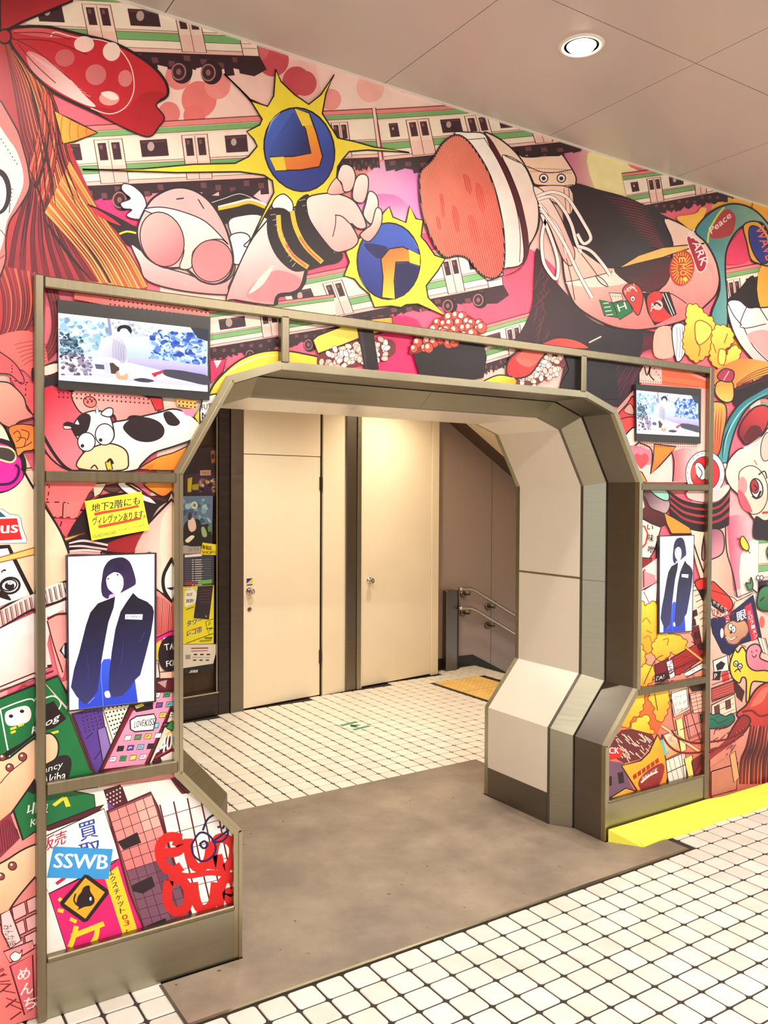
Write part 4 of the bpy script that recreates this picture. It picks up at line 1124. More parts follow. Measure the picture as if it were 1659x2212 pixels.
rg.f((252, 180, 160), '955,1100 1050,1080 1060,1180 1060,1265 950,1260', ol=0); rg.s(2, '1050,1085 1075,1180 1080,1280', K)
rg.f((255, 250, 246), '1058,1085 1135,1070 1140,1230 1085,1290', ol=2)
for x in (1085, 1105, 1120): rg.s(1.2, [(x, 1080), (x+5, 1160), (x-3, 1270)], (120, 90, 110))
# golden blossom
def blossom(A, pts, c=((254, 222, 90), (246, 170, 62), 80)): A.cloud(c, pts, 4.5, 2.0, (120, 60, 20))
blossom(rg, '1150,960 1195,945 1235,965 1262,1000 1310,1040 1318,1110 1300,1165 1306,1230 1262,1262 1205,1292 1160,1262 1135,1210 1130,1130 1150,1050')
blossom(rg, '1320,1090 1370,1075 1425,1100 1430,1170 1380,1230 1385,1310 1340,1330 1300,1290 1300,1200')
blossom(rg, '1430,1200 1475,1220 1470,1270 1440,1300 1440,1360 1410,1370 1390,1310 1400,1250')
rg.f((254, 226, 100), '1200,1060 1240,1040 1300,1080 1290,1140 1230,1190 1205,1160', ol=1.8, oc=(150, 80, 20)); rg.f((254, 226, 100), '1350,1220 1390,1230 1380,1310 1345,1300', ol=1.8, oc=(150, 80, 20))
for q in ('1200,1150 1230,1210 1220,1260', '1310,1180 1330,1240', '1400,1120 1380,1180'): rg.s(2, q, (150, 80, 20))
rg.s(6, '1470,1290 1560,1400 1680,1540 1760,1640', (150, 70, 30)).s(4, '1470,1290 1560,1400 1680,1540 1760,1640', (250, 190, 110))
# girl with bow and round glasses
rg.v(1220, 740, 3.779)
rg.f(((250, 120, 60), (252, 170, 70), 30), '1160,300 1250,210 1400,140 1540,140 1700,190 1700,330 1560,300 1430,340 1370,420')
rg.f((K), '1370,380 1520,320 1700,250 1700,420 1500,440 1380,520')
for i in range(6): rg.s(1.6, [(1390, 340+i*10), (1520, 250+i*18), (1680, 190+i*20)], KR)
rg.f(((36, 110, 124), (90, 180, 184), 45), '1250,980 1240,880 1270,760 1330,620 1420,500 1540,420 1700,340 1700,410 1560,470 1460,560 1390,690 1340,850 1310,990', ol=3)
rg.s(3, '1290,930 1310,780 1380,630 1480,510 1640,410', (140, 210, 206), taper=2).s(3, '1275,960 1290,800 1350,650', K, taper=2)
rg.f(((255, 240, 222), (253, 208, 186), 90), '1300,1050 1330,960 1400,880 1450,860 1560,830 1700,700 1740,1500 1560,1470 1420,1260 1350,1190 1310,1120', ol=2.4)
rg.f(((130, 20, 36), (206, 60, 66), 300), '1410,740 1440,640 1540,530 1640,520 1660,600 1620,720 1530,800 1470,830 1440,800', ol=2.6)
rg.f((96, 18, 30), '1450,790 1500,690 1570,680 1600,740 1520,810'); rg.s(6, '1450,865 1560,820 1640,740 1680,690', WHT)
rg.e((250, 200, 184), 1640, 850, 50, 120, 8, ol=2)
rg.s(2, '1410,1130 1420,1050 1500,1005 1580,1040 1640,1150 1640,1290 1590,1380 1520,1400 1450,1350 1410,1250 1410,1130', K)
rg.e((246, 150, 150), 1440, 1170, 38, 74); rg.f((240, 90, 110), '1400,1210 1450,1230 1520,1380 1440,1350')
rg.e(WHT, 1555, 1190, 50, 80, -10, ol=3).e((180, 34, 40), 1540, 1175, 32, 58, -8, ol=2).s(3, '1530,1160 1560,1190 1540,1210', K)
rg.s(5, '1520,1250 1560,1270 1590,1210', K).s(2, '1535,960 1560,1000', (220, 60, 70)).s(5, '1600,1390 1659,1385', (190, 60, 60)).s(3, '1570,1080 1620,1050 1640,1110', K)
rg.f(((255, 226, 212), (252, 196, 186), 60), '1150,1075 1200,1030 1300,980 1310,1020 1260,1070 1200,1085', ol=2)
rg.f(K, '1530,1590 1545,1420 1620,1450 1700,1440 1720,1620 1620,1610')
# bow tails
rg.f(((250, 150, 60), (252, 190, 90), 80), '1240,320 1350,318 1370,400 1360,470 1310,490 1250,460 1215,400', ol=2.2)
rg.f((170, 50, 80), '1235,270 1290,215 1370,240 1350,320 1260,310', ol=2); rg.s(2.5, '1285,310 1330,235', (240, 170, 180))
rg.f(((236, 90, 50), (252, 160, 66), 0), '860,250 1000,235 1180,310 1210,380 1080,340 960,290 865,280', ol=2)
rg.f(((252, 170, 80), (236, 90, 56), 60), '1130,560 1180,490 1290,500 1310,600 1280,760 1250,900 1190,940 1120,860 1085,740 1090,640', ol=2.4)
for i in range(7): rg.s(1.8, [(1150+i*20, 530), (1130+i*22, 680), (1170+i*12, 880)], (150, 40, 30), taper=2)
done(rg)

# ---- sushi above the opening ----
su = M('egg_sushi_print', 'yellow egg sushi on rice with a seaweed band above the opening', ('high_top_sneaker',))
su.v(420, 640, 1.885)
su.f((YEL, (246, 206, 60), 70), '55,420 70,370 110,320 180,262 260,230 350,222 440,235 520,260 520,330 420,300 330,290 230,310 150,360 110,420', ol=3)
su.s(4, '80,380 150,300 260,250 360,240', (255, 246, 190), taper=2)
su.f(((255, 236, 90), (246, 176, 60), 20), '478,180 500,160 600,122 700,95 800,85 805,140 700,160 600,200 500,235', 0, 3)
def rice(A, cx0, cy0, cx1, cy1, rx, n, r0):
    r = random.Random(n)
    A.f((120, 50, 50), [(cx0-rx, cy0), (cx0, cy0-rx*.9), (cx1, cy1-rx*.9), (cx1+rx, cy1), (cx1, cy1+rx*.9), (cx0, cy0+rx*.9)])
    for i in range(n):
        t = r.random(); a = r.uniform(0, 6.28); q = math.sqrt(r.random())*rx*.92
        A.e(r.choice([(255, 244, 232), (253, 222, 206), (250, 200, 184), (255, 250, 244)]), cx0+(cx1-cx0)*t+q*math.cos(a), cy0+(cy1-cy0)*t+q*math.sin(a), r0, r0*.72, r.uniform(0, 180), ol=1.1, oc=(120, 50, 50), n=9)
rice(su, 540, 265, 770, 215, 46, 90, 15)
su.f((34, 26, 28), '652,90 712,80 745,300 690,302', 0, 2).f((60, 44, 44), '660,95 672,93 700,300 694,300', 0)
done(su)
su = M('tuna_sushi_print', 'red tuna sushi on rice at the right above the opening', ('egg_sushi_print',)).v(420, 640, 1.885)
su.f((30, 24, 30), '1500,230 1700,180 1720,420 1500,420 1480,370 1520,300', 0)
rice(su, 1345, 340, 1460, 275, 46, 70, 14)
su.s(3, '1600,190 1650,165', (250, 220, 190), 0)
su.f(((206, 40, 46), (246, 90, 76), 30), '1265,310 1275,260 1320,220 1400,195 1470,170 1550,180 1600,215 1480,215 1420,240 1360,320 1290,335', ol=3)
su.f((248, 110, 96), '1300,250 1380,205 1430,215 1360,290')
su.f((YEL, ORG, 60), '1160,352 1230,322 1290,330 1300,360 1230,390'); su.s(3, '1160,352 1230,322 1290,330', K)
done(su)
su = M('roe_sushi_print', 'salmon roe sushi wrapped in black seaweed above the opening', ('tuna_sushi_print',)).v(420, 640, 1.885)
su.f((34, 26, 28), '888,240 1000,200 1165,170 1182,250 1170,330 1060,350 915,325', 0, 2.5)
r = random.Random(4)
mound = pp('876,238 884,196 930,160 960,112 1000,84 1060,70 1110,78 1160,118 1172,150 1090,178 1000,200')
su.f((150, 34, 34), mound)
for gy in range(7):
    for gx in range(11):
        x = 880+gx*29+(gy % 2)*14+r.uniform(-7, 7); y = 84+gy*25+r.uniform(-7, 7); q_ = r.uniform(.8, 1.25)
        if in_poly(x, y, mound): su.e((238, 84, 64), x, y, 18*q_, 20*q_, ol=1.4, oc=(90, 14, 20)).e((255, 226, 212), x-5*q_, y-6*q_, 8*q_, 9*q_)
done(su)
# ================================================================== MURAL, framed bays left of the opening
le = M('cow_panel', 'goggle-eyed cow, pink pig and stitched red cloth printed in the upper left bay', ('roe_sushi_print',))
le.v(0, 560, 2.9625)
# reds and stitching
le.f(((238, 84, 92), (246, 120, 118), 90), '-40,600 60,640 150,760 210,800 210,1420 340,1650 480,1659 560,1500 640,1400 400,1340 210,1000', 0)
le.f((240, 90, 96), '-40,590 30,620 100,680 150,770 130,800 60,740 -40,720', ol=2)
for q in ('70,680 75,720 60,760 120,790 190,790', '160,800 160,860 150,920', '150,1340 200,1335', '270,1240 340,1255', '280,1450 310,1450 300,1530 290,1560', '290,1555 400,1555 440,1565', '400,1560 395,1659', '340,1650 420,1650 520,1659'):
    P = crom(pp(q), False, 4)
    for a, b in zip(P[::2], P[1::2]): le.s(2.6, [a, b], (70, 14, 24), 0)
le.f(((250, 160, 140), (248, 130, 122), 60), '-40,810 40,790 100,830 150,890 170,960 210,1010 120,1040 60,1080 -40,1000', ol=2.5)
le.f(((244, 120, 50), (246, 150, 70), 60), '50,1090 100,1060 170,1060 215,1080 215,1210 150,1230 110,1260 90,1190', ol=2)
for q in ('80,1120 110,1100 130,1140 100,1170', '130,1090 180,1110 170,1160', '90,1210 150,1200 200,1170', '110,1140 160,1150 150,1200'): le.s(2.2, q, (110, 40, 20))
# upper inner wash
le.f(((236, 110, 104), (246, 160, 150), 90), '470,200 920,230 1330,340 1330,380 900,340 470,260', 0)
for k in range(2): le.dots((80, 20, 30), 6, (700, 262+k*30), (1310, 345+k*32), 22)
le.f(((214, 34, 66), (248, 130, 140), 60), '262,800 360,820 470,860 500,960 560,1000 520,1180 540,1330 420,1345 300,1250 262,1120', ol=3)
le.s(7, '262,1110 330,1230 400,1320 460,1360', K)
le.f(K, '200,700 260,690 360,650 365,700 300,740 210,790'); le.f((254, 226, 210), '262,700 360,670 362,720 280,745'); le.f(K, '262,760 362,740 362,800 262,830', 0)
# pig
le.f(((250, 170, 164), (247, 140, 136), 30), '455,850 600,830 800,850 950,890 1000,960 1005,1030 960,1050 900,1010 820,1010 790,1080 740,1085 735,1020 700,990 560,1000 490,960', ol=2.4)
le.e((246, 120, 110), 570, 915, 42, 34, 20, ol=2.2).e(KR, 556, 915, 7, 10).e(KR, 582, 910, 7, 10)
for k in range(2): le.dots((70, 20, 30), 6, (372, 855+k*28), (970, 900+k*26), 22)
# cow
le.f((WHT, (254, 230, 214), 70), '700,1060 800,1030 1000,985 1100,960 1190,985 1260,1040 1290,1080 1230,1150 1100,1200 980,1240 900,1310 860,1350 700,1350 640,1200', ol=3)
le.f(K, '780,1075 830,1025 910,1010 1000,1035 1045,1085 1030,1140 960,1170 880,1165 820,1130').f(K, '1040,985 1080,975 1120,1010 1145,1045 1120,1068 1070,1060 1045,1020')
le.f(WHT, '460,1090 490,1020 540,985 620,970 690,1000 715,1060 720,1150 640,1200 540,1180 500,1160', ol=2.5)
le.f(K, '398,1060 430,1040 500,1060 490,1020 540,988 575,1010 560,1090 520,1130 480,1130 440,1080').f((250, 200, 194), '400,1068 445,1070 450,1086 410,1088', ol=1.5)
le.f(WHT, '640,990 680,955 715,960 712,1000 680,1010', ol=2.2).f(WHT, '605,985 612,940 630,980', 0, 2)
le.f((252, 214, 164), '500,1340 520,1250 600,1200 700,1180 790,1215 815,1280 780,1350', ol=2.6)
le.e(WHT, 548, 1170, 56, 60, ol=2.6).e(WHT, 664, 1122, 60, 68, ol=2.6).e(K, 522, 1195, 12).e(K, 638, 1158, 12)
le.f(GOLD, '668,1300 700,1285 715,1345 680,1350', 0, 2.2).s(5, '680,1300 700,1280 718,1310', K).s(3, '575,1340 600,1318 620,1345', K)
# oranges
le.f(((252, 160, 50), (248, 130, 40), 60), '900,1330 1000,1270 1100,1240 1230,1190 1160,1340 900,1345', ol=2)
le.f((246, 120, 40), '905,1335 990,1300 960,1350', 0)
le.f((250, 190, 90), '1120,890 1250,905 1240,960 1130,940', 0); le.dots(K, 6, (1140, 912), (1240, 925), 5, 2, 24)
le.f((214, 40, 50), '950,885 1030,890 1040,960 990,970', 0, 2); le.f((250, 140, 170), '1150,960 1240,960 1230,1010 1180,1000', 0)
le.f((232, 46, 96), '1335,650 1440,640 1420,720 1340,800', 0, 2); le.f((255, 226, 226), '1360,650 1410,650 1380,700', 0)
# FUTURE MUSIC badge
le.f(WHT, '1290,890 1340,870 1390,860 1420,900 1390,1000 1320,1060 1275,1065 1270,980', 0, 2.6)
le.t('FUTURE', K, (1283, 968), (118, -22), (0, -34), .4); le.t('MUSIC', (30, 30, 110), (1283, 1028), (150, -20), (0, -46), .8)
le.f((200, 50, 80), '1275,1045 1320,1035 1330,1052 1290,1070', 0)
le.f((250, 200, 60), '1235,1010 1270,960 1270,1060', 0, 2)
done(le)

lf = M('portrait_bay_print', 'skin toned legs, stitched cloth, chopstick and magenta shoe printed around the portrait screen', ('printed_train',))
lf.v(0, 1020, 2.9625)
lf.f(((230, 40, 90), (238, 60, 96), 60), '340,70 560,70 640,180 560,250 440,200 370,130', ol=3)
lf.f(((244, 110, 116), (240, 84, 100), 90), '262,70 330,70 440,230 560,260 560,400 440,430 380,380 262,190', 0)
for q in ('310,70 305,150 290,190', '290,188 380,190 430,198', '390,190 400,280 375,370', '340,285 430,290 530,300', '530,300 520,380'):
    P = crom(pp(q), False, 3)
    for a, b in zip(P[::2], P[1::2]): lf.s(2.8, [a, b], (70, 14, 24), 0)
lf.s(4, '262,205 330,320 400,430 430,500', K)
lf.f((104, 46, 48), '510,140 570,120 600,150 560,180', ol=2).f((104, 60, 52), '660,100 740,80 770,110 720,130', ol=2)
lf.f((252, 214, 186), '590,75 680,70 640,140 600,160', 0, 2)
lf.f(K, '600,170 800,130 1000,150 1130,70 1130,150 1020,220 940,330 820,420 600,500 440,520 430,400')
lf.f(WHT, '750,70 850,80 1000,200 900,180 800,130', ol=2.5)
lf.f(((252, 160, 50), (246, 130, 40), 90), '920,70 1125,70 1060,150 1000,140', ol=2.4); lf.s(5, '800,70 940,150 1060,180', KR)
lf.f(((150, 26, 40), (170, 40, 46), 60), '640,500 700,440 900,380 930,430 860,520', ol=4)
lf.bands('440,450 520,430 600,440 690,460', '440,480 520,480 600,490 680,500', [(252, 210, 206), K, (250, 200, 196)], 1.5, K)
lf.bands('440,500 540,490 640,500 640,510', '440,525 540,525 640,528 640,530', [(252, 210, 206), (246, 180, 176)], 1, K)
lf.f(((255, 236, 220), (250, 170, 156), 200), '930,360 1060,210 1130,110 1130,720 1000,740 985,520 860,520', ol=0); lf.s(5, '935,340 1020,250 1130,140', K)
lf.f((253, 226, 204), '1040,280 1130,230 1130,560 1060,640 1020,500')
# chopstick
lf.f((250, 204, 116), '-40,545 260,460 560,385 440,430 260,490 -40,585', 0, 1.8, (150, 80, 40))
# big dial with a black hand (clock) and fan
lf.f(WHT, '1130,540 1060,620 1040,700 1060,780 1130,840', ol=6); lf.f(K, '1060,740 1130,730 1130,770', 0)
lf.f(((248, 150, 140), (230, 100, 100), 90), '985,770 1060,800 1125,880 1125,1000 990,1060', ol=2.5)
lf.hatch(1.2, '1000,790 1060,820 1120,890', '995,1040 1050,1030 1110,1000', 16, (150, 40, 50))
# girls shoe strap arc
lf.f(((255, 246, 240), (250, 190, 184), 90), '-40,1010 60,960 200,880 416,805 416,700 260,740 100,820 -40,910', ol=3.2)
for i in range(15):
    x = -30+i*31; y = 900-i*14; lf.s(2.2, [(x, y), (x+16, y+95-i*1)], KR, 0); lf.s(1.4, [(x+10, y-4), (x+26, y+90)], KR, 0)
lf.f(((255, 253, 250), (252, 216, 208), 60), '-40,1020 60,970 260,880 416,820 416,900 330,950 300,1100 330,1240 200,1330 -40,1400', 0)
lf.f((248, 170, 164), '300,950 330,925 416,900 416,1230 380,1300'); lf.s(5, '300,940 360,910 416,905', KR).s(3, '300,950 340,1100 400,1280', KR)
lf.f(WHT, '385,1140 416,1090 416,1190', 0, 4, NAVY)
lf.s(3, '-20,1380 150,1310 330,1240', KR).s(3, '-20,1410 150,1340 340,1270', KR).s(5, '300,1240 330,1235', K, 0)
lf.s(3, '110,1400 150,1360 170,1380 120,1410', (170, 60, 50))
# right strip of the bay
lf.f((226, 30, 130), '990,1060 1125,1000 1125,1060 1000,1120', 0, 2).f(WHT, '1040,1060 1075,1050 1080,1065 1045,1075', 0)
lf.f((250, 210, 60), '985,1100 1030,1070 1010,1200 985,1200', 0)
lf.e(K, 1090, 1160, 78, 115, 6, ol=2); lf.t('TA', WHT, (1050, 1140), (70, -12), (-4, -40)); lf.t('FOR', WHT, (1062, 1245), (80, -14), (-3, -38), .6)
lf.f((252, 196, 176), '1000,1280 1125,1270 1125,1320 1020,1320', 0, 1.5).f((250, 226, 220), '985,1230 1010,1220 1020,1310 985,1320', 0, 2)
lf.f((70, 30, 36), '990,1320 1125,1318 1125,1395 990,1395', 0, 2).f((150, 110, 116), '1000,1340 1060,1325 1040,1380', 0)
done(lf)

la = M('left_edge_print', 'magenta smiling face, round sticker, eye card and pink paw printed at the left edge', ('portrait_bay_print', 'red_haired_girl'))
la.v(0, 900, 5.265)
la.f(((253, 236, 206), (252, 214, 180), 90), '-200,-40 20,60 120,260 200,440 300,640 380,760 480,980 660,1280 780,1540 740,1580 740,1860 460,1960 200,2080 -200,2212', 0); la.s(5, '-20,40 60,140 180,420 300,680 470,960 680,1300 780,1550', K)
la.e((232, 40, 160), -60, 560, 330, 290, 0, ol=11); la.f((214, 30, 150), '150,560 250,620 240,720 100,830 -60,850 60,770 180,680')
la.f((70, 62, 56), '-60,350 80,350 160,400 175,470 120,520 0,490 -60,470', ol=3, oc=(252, 226, 180)); la.s(6, '170,545 210,590 190,690 110,760 -40,775', (60, 10, 80))
la.f(WHT, '-80,1060 20,1050 110,1110 200,1120 235,1160 250,1260 300,1390 300,1435 150,1440 -80,1440', 0, 1.2, (120, 110, 110))
la.f((40, 96, 110), '-60,1080 0,1080 70,1140 -60,1145', 0)
la.f((226, 38, 40), '-80,1165 190,1155 215,1280 248,1395 -80,1412', 0); la.t('us', WHT, (0, 1328), (190, -10), (4, -90), 2)
la.f(WHT, '-80,1510 80,1490 140,1620 340,2020 100,2110 -80,2190', 0); la.s(9, '-40,1485 95,1475 150,1600 360,2020', K, 0)
la.s(3, '10,1770 40,1740', K, 0).e(K, 50, 1745, 16, 12)
la.e(WHT, 110, 1920, 110, 88, -12, ol=5).e(WHT, 100, 1915, 88, 62, -12, ol=3).e(K, 105, 1925, 55, 45).s(4, '85,1890 120,1900 140,1880', WHT)
la.f(K, '-20,1980 60,2000 125,2085 40,2070 -20,2040')
# chopstick across
la.f((250, 204, 116), '-40,1610 380,1490 380,1570 -40,1665', 0, 1.8, (150, 80, 40))
# lower: green book, paw and crab legs
la.v(0, 1440, 2.866)
la.f(((250, 170, 160), (236, 120, 116), 90), '-60,260 210,150 420,80 620,640 900,560 1100,560 1100,2100 -60,2300', 0)
la.f((26, 118, 64), '-60,220 355,55 400,140 520,400 610,640 580,860 300,960 140,1070 40,760 -60,520', 0, 4)
la.s(3, '0,262 120,215 200,200 230,260', WHT).s(3, '0,262 40,480 60,560', WHT).s(3, '260,200 330,180 375,225 350,280', WHT)
la.f(K, '-60,600 40,520 130,470 200,420 220,260 330,210 360,260 410,320 330,380 240,400 120,500 40,560', 0); la.t('kyog', WHT, (190, 430), (170, -90), (10, -60), .6)
la.f(WHT, '30,290 60,265 150,240 185,260 190,310 160,345 70,365 35,345', ol=0); la.e(K, 66, 304, 14, 11).e(K, 134, 274, 14, 11)
for q in ('62,385 100,372', '65,408 95,396', '110,366 145,352', '312,412 360,398'): la.s(5, q, (246, 220, 60), 0)
la.f((40, 32, 34), '190,700 260,620 340,560 410,545 440,580 430,660 380,740 250,790 160,760')
la.t('ancy', WHT, (262, 672), (120, -40), (6, -40)); la.t('Akiba', WHT, (252, 735), (150, -40), (6, -58), .4)
la.s(6, '315,850 380,805 400,790', (246, 220, 60), 0).s(6, '380,800 425,860', (246, 220, 60), 0)
la.t('収', WHT, (160, 920), (130, -40), (8, -70)).t('K', WHT, (185, 990), (40, -12), (6, -50))
# orange paw / crab leg
def leg(pts):
    la.f(((253, 216, 176), (249, 170, 126), 70), pts, 1, 3)
leg('-60,640 60,560 200,450 300,410 350,450 360,510 340,570 260,620 210,700 120,830 0,1000 -60,1100')
for x, y, q in ((138, 556, 26), (58, 622, 24), (15, 560, 20)): la.e((150, 70, 60), x, y, q, q, ol=2).e((255, 230, 210), x-6, y-8, 8)
la.s(2, '0,720 60,650 150,580', KR)
leg('-60,1290 60,1180 180,1110 270,1090 300,1130 290,1200 240,1270 170,1350 90,1450 0,1590 -60,1640')
for x, y, q in ((75, 1230, 26), (5, 1295, 22)): la.e((150, 70, 60), x, y, q, q, ol=2).e((255, 230, 210), x-6, y-8, 8)
# lilac stripes, pink tiles behind
la.f((150, 52, 70), '-60,1000 60,900 120,1060 0,1180 -60,1160', 0); la.hatch(1.6, '-40,1010 40,940 100,1000', '-20,1160 60,1120 120,1060', 14, (90, 20, 40))
for i in range(3):
    for j in range(2):
        la.f((250, 190, 190), [(70+j*90-i*6, 1490+i*110-j*45), (150+j*90-i*6, 1450+i*110-j*45), (165+j*90-i*6, 1530+i*110-j*45), (85+j*90-i*6, 1570+i*110-j*45)], 0, 3, KR)
la.f((253, 214, 214), '0,1530 60,1500 130,1690 60,1740 10,1640', 0, 3, KR); la.t('みんな焼', KR, (12, 1600), (30, 130), (60, -14))
la.f((246, 150, 156), '20,1760 200,1690 210,1740 60,1830', 0, 2.5, KR); la.f(WHT, '60,1790 90,1760 120,1770 135,1745 125,1800 85,1820', ol=1.5, oc=KR)
la.f((240, 110, 120), '60,1850 200,1780 210,2100 150,2150', 0, 3, KR)
for i, ch in enumerate('めんち'): la.t(ch, WHT, (105+i*18, 1940+i*90), (75, -14), (6, -72), 1.0)
la.hatch(3, '0,1850 60,1960 130,2130', '-60,1880 0,2010 60,2180', 5, (110, 20, 40)); la.hatch(2.4, '-50,1900 0,1960 50,2080', '20,1860 70,1960 140,2120', 8, (160, 30, 50))
for i in range(9): la.s(2.4, [(250+i*16, 1340+i*4), (300+i*14, 1560), (340+i*10, 1790)], KR, 0)
done(la)

lg = M('phone_and_signs_print', 'purple books, pink phone, SSWB sign, penguin road sign and graffiti tags printed in the lower left bay', ('left_edge_print',))
lg.v(0, 1440, 2.866)
lg.f((250, 222, 206), '240,60 415,250 640,240 1100,60 1100,560 620,680 440,300', 0)
lg.f((90, 60, 150), '440,290 625,240 650,400 690,520 600,670 570,640', 0, 2)
lg.f((142, 116, 186), '600,390 650,370 690,520 640,620', 0, 2); lg.hatch(2, '470,290 560,520 610,640', '520,280 600,470 640,590', 4, NAVY)
for i in range(6): lg.dots(K, 4.5, (505+i*4, 290+i*22), (600+i*6, 262+i*22), 5)
lg.f((255, 246, 230), '628,240 820,210 800,290 700,470', 0, 2)
for i in range(7): lg.dots(K, 6, (645+i*10, 258+i*26), (800-i*10, 232+i*26), 7-i//2)
lg.s(3, '430,300 560,640', KR, 0).s(3, '450,290 585,650', KR, 0)
# phone
lg.f((120, 22, 40), '800,240 960,150 1090,140 1085,200 905,625 880,640 630,640 610,650', 0, 3)
lg.f(((246, 150, 186), (244, 160, 190), 0), '820,270 940,240 960,160 1080,160 1070,200 890,600 640,630', 0)
ic = [(250, 250, 250), (120, 200, 220), (60, 150, 90), (40, 30, 40), (250, 214, 80), (90, 70, 160)]
for r_ in range(7):
    for c_ in range(4):
        bx = 690+r_*46+c_*62-(r_ > 4)*6; by = 570-r_*66-c_*5
        if 2 <= r_ <= 4 and c_ < 2 and r_ != 2: continue
        lg.f(ic[(r_*3+c_*2) % 6], [(bx-18, by+18), (bx+22, by+14), (bx+30, by-16), (bx-8, by-14)], 0, 1.2)
        lg.s(1.6, [(bx-6, by+6), (bx+8, by-4), (bx+14, by+2)], [(230, 70, 90), (40, 40, 60), (250, 250, 250)][(r_+c_) % 3])
lg.f(WHT, '802,330 840,305 950,290 962,320 945,390 830,400 805,385', 0, 2.4); lg.t('LOVE', K, (825, 378), (60, -14), (6, -40), .3); lg.t('KISS', K, (890, 370), (60, -12), (6, -44), .3)
lg.f(K, '800,230 900,215 940,200 945,260 840,280', 0); lg.f((226, 210, 80), '830,240 880,225 890,240 840,258', 0)
lg.f((96, 24, 40), '960,75 1100,72 1100,140 960,150', 0, 2); lg.f((190, 150, 150), '970,95 1030,80 1020,130', 0)
lg.f((80, 30, 40), '1090,330 1100,480 1000,610 920,620 960,540 1050,400', 0); lg.f((60, 150, 70), '1030,380 1050,340 1090,330 1095,390', ol=1.5); lg.f((250, 214, 70), '1018,415 1090,385 1092,410 1040,430', 0)
lg.t('-40%', WHT, (958, 560), (150, -80), (10, -110), 1.2); lg.s(2, '960,560 1095,480', (226, 40, 90))
lg.f((252, 240, 230), '990,560 1100,500 1100,600 1020,620', 0)
# lower bay base colours
lg.f((252, 244, 236), '640,740 1100,690 1300,860 1460,1010 1455,1520 900,1640 400,1780 250,1820 245,800', 0)
lg.f((84, 26, 44), '640,760 740,730 790,850 690,920', 0, 2); lg.dots((230, 200, 200), 6, (660, 790), (740, 750), 5, 4, 26); lg.f((110, 70, 150), '660,830 720,880 670,910', 0)
lg.s(3, '750,740 790,850', KR, 0)
lg.bands('1050,690 1080,730 1120,780 1150,790', '1080,680 1120,700 1180,740 1200,760', [(150, 40, 60), (90, 20, 36)], 2, K, n=6)
lg.f((26, 118, 64), '245,795 420,760 580,790 590,880 300,990 245,1000', 0, 2); lg.t('収', WHT, (250, 915), (44, -14), (4, -60)); lg.f((246, 220, 60), '320,850 385,800 400,815 340,862', 0).f((246, 220, 60), '385,805 410,800 435,860 405,865', 0)
lg.f((90, 30, 44), '245,1000 580,870 640,850 600,900 300,1010', 0, 2)
# white poster with blue kanji
lg.f((254, 252, 250), '250,1060 640,875 740,1180 700,1200 300,1400 250,1300', 0, 2)
lg.t('買', (36, 66, 170), (495, 1080), (110, -34), (-20, -110), 1); lg.t('取', (36, 66, 170), (500, 1190), (130, -40), (-20, -90), 1)
lg.t('販売', (200, 30, 70), (250, 1150), (150, -60), (10, -90), 1)
# magenta poster
lg.f((226, 28, 116), '300,1400 700,1210 745,1175 900,1630 420,1780', 0, 2)
lg.f((250, 214, 50), '640,1290 725,1230 855,1655 765,1680', 0)
for i, ch in enumerate('エクスチケット'): lg.t(ch, (40, 30, 70), (668+i*12, 1290+i*39), (34, -10), (-4, -32), .6)
for i, ch in enumerate('03.1'): lg.t(ch, (206, 34, 34), (752+i*12, 1565+i*36), (34 if ch != '.' else 10, -8), (-3, -32 if ch != '.' else -9), .8)
for q, w in (('470,1600 455,1660 430,1730', 11), ('440,1665 640,1585', 11), ('600,1600 590,1670 545,1740', 11), ('360,1430 385,1450', 8), ('355,1500 390,1510', 8), ('430,1555 470,1575', 8)): lg.s(w, q, (252, 216, 50), 0 if w < 11 else 1)
lg.s(7, '345,1340 400,1300', (200, 30, 70), 0)
lg.f((56, 156, 226), '328,1108 695,1125 668,1310 287,1302', 0)
lg.t('SSWB', WHT, (325, 1240), (330, 10), (12, -90), 2.2)
lg.f(K, '520,1282 545,1286 665,1375 670,1400 540,1570 515,1578 375,1478 368,1452', 0); lg.f((248, 176, 40), '525,1302 645,1392 525,1555 395,1462', 0)
lg.f(K, '515,1360 550,1350 556,1385 580,1425 580,1455 560,1475 520,1482 475,1502 485,1485 470,1468 478,1420 500,1390'); lg.s(3.5, '472,1470 455,1440 465,1400', K).e(WHT, 557, 1432, 7, 12)
# brick and stripes
lg.f((150, 84, 96), '660,890 930,775 975,870 1010,1010 1190,1560 890,1630 800,1400', 0, 4, KR)
tl, tr_, br, bl = (668, 900), (935, 790), (1175, 1550), (890, 1620)
bc = [(240, 150, 144), (226, 130, 128), (110, 66, 86), (196, 120, 124), (90, 56, 76), (250, 180, 168)]
for i in range(12):
    for j in range(5):
        g = lambda u, v: (tl[0]+(tr_[0]-tl[0])*u+((bl[0]-tl[0])*(1-u)+(br[0]-tr_[0])*u)*v, tl[1]+(tr_[1]-tl[1])*u+((bl[1]-tl[1])*(1-u)+(br[1]-tr_[1])*u)*v)
        c = bc[0] if i < 4 else bc[1]; c = bc[5] if (j > 2 and i < 3) else c; c = (124, 82, 104) if i > 5 else c
        if i > 5 and j == 3: c = (104, 66, 90)
        lg.f(c, [g(j/5, i/12), g((j+1)/5, i/12), g((j+1)/5, (i+1)/12), g(j/5, (i+1)/12)], 0, 1.6, (90, 26, 40))
for q in ('725,1080 845,1020 870,1085 760,1130', '810,1350 935,1290 955,1355 880,1400 820,1385', '890,1605 1020,1550 1030,1600 900,1640'): lg.f((42, 28, 34), q, 0)
lg.f((253, 248, 244), '975,850 1040,800 1150,780 1260,850 1460,1010 1455,1515 1200,1570 1190,1540', 0)
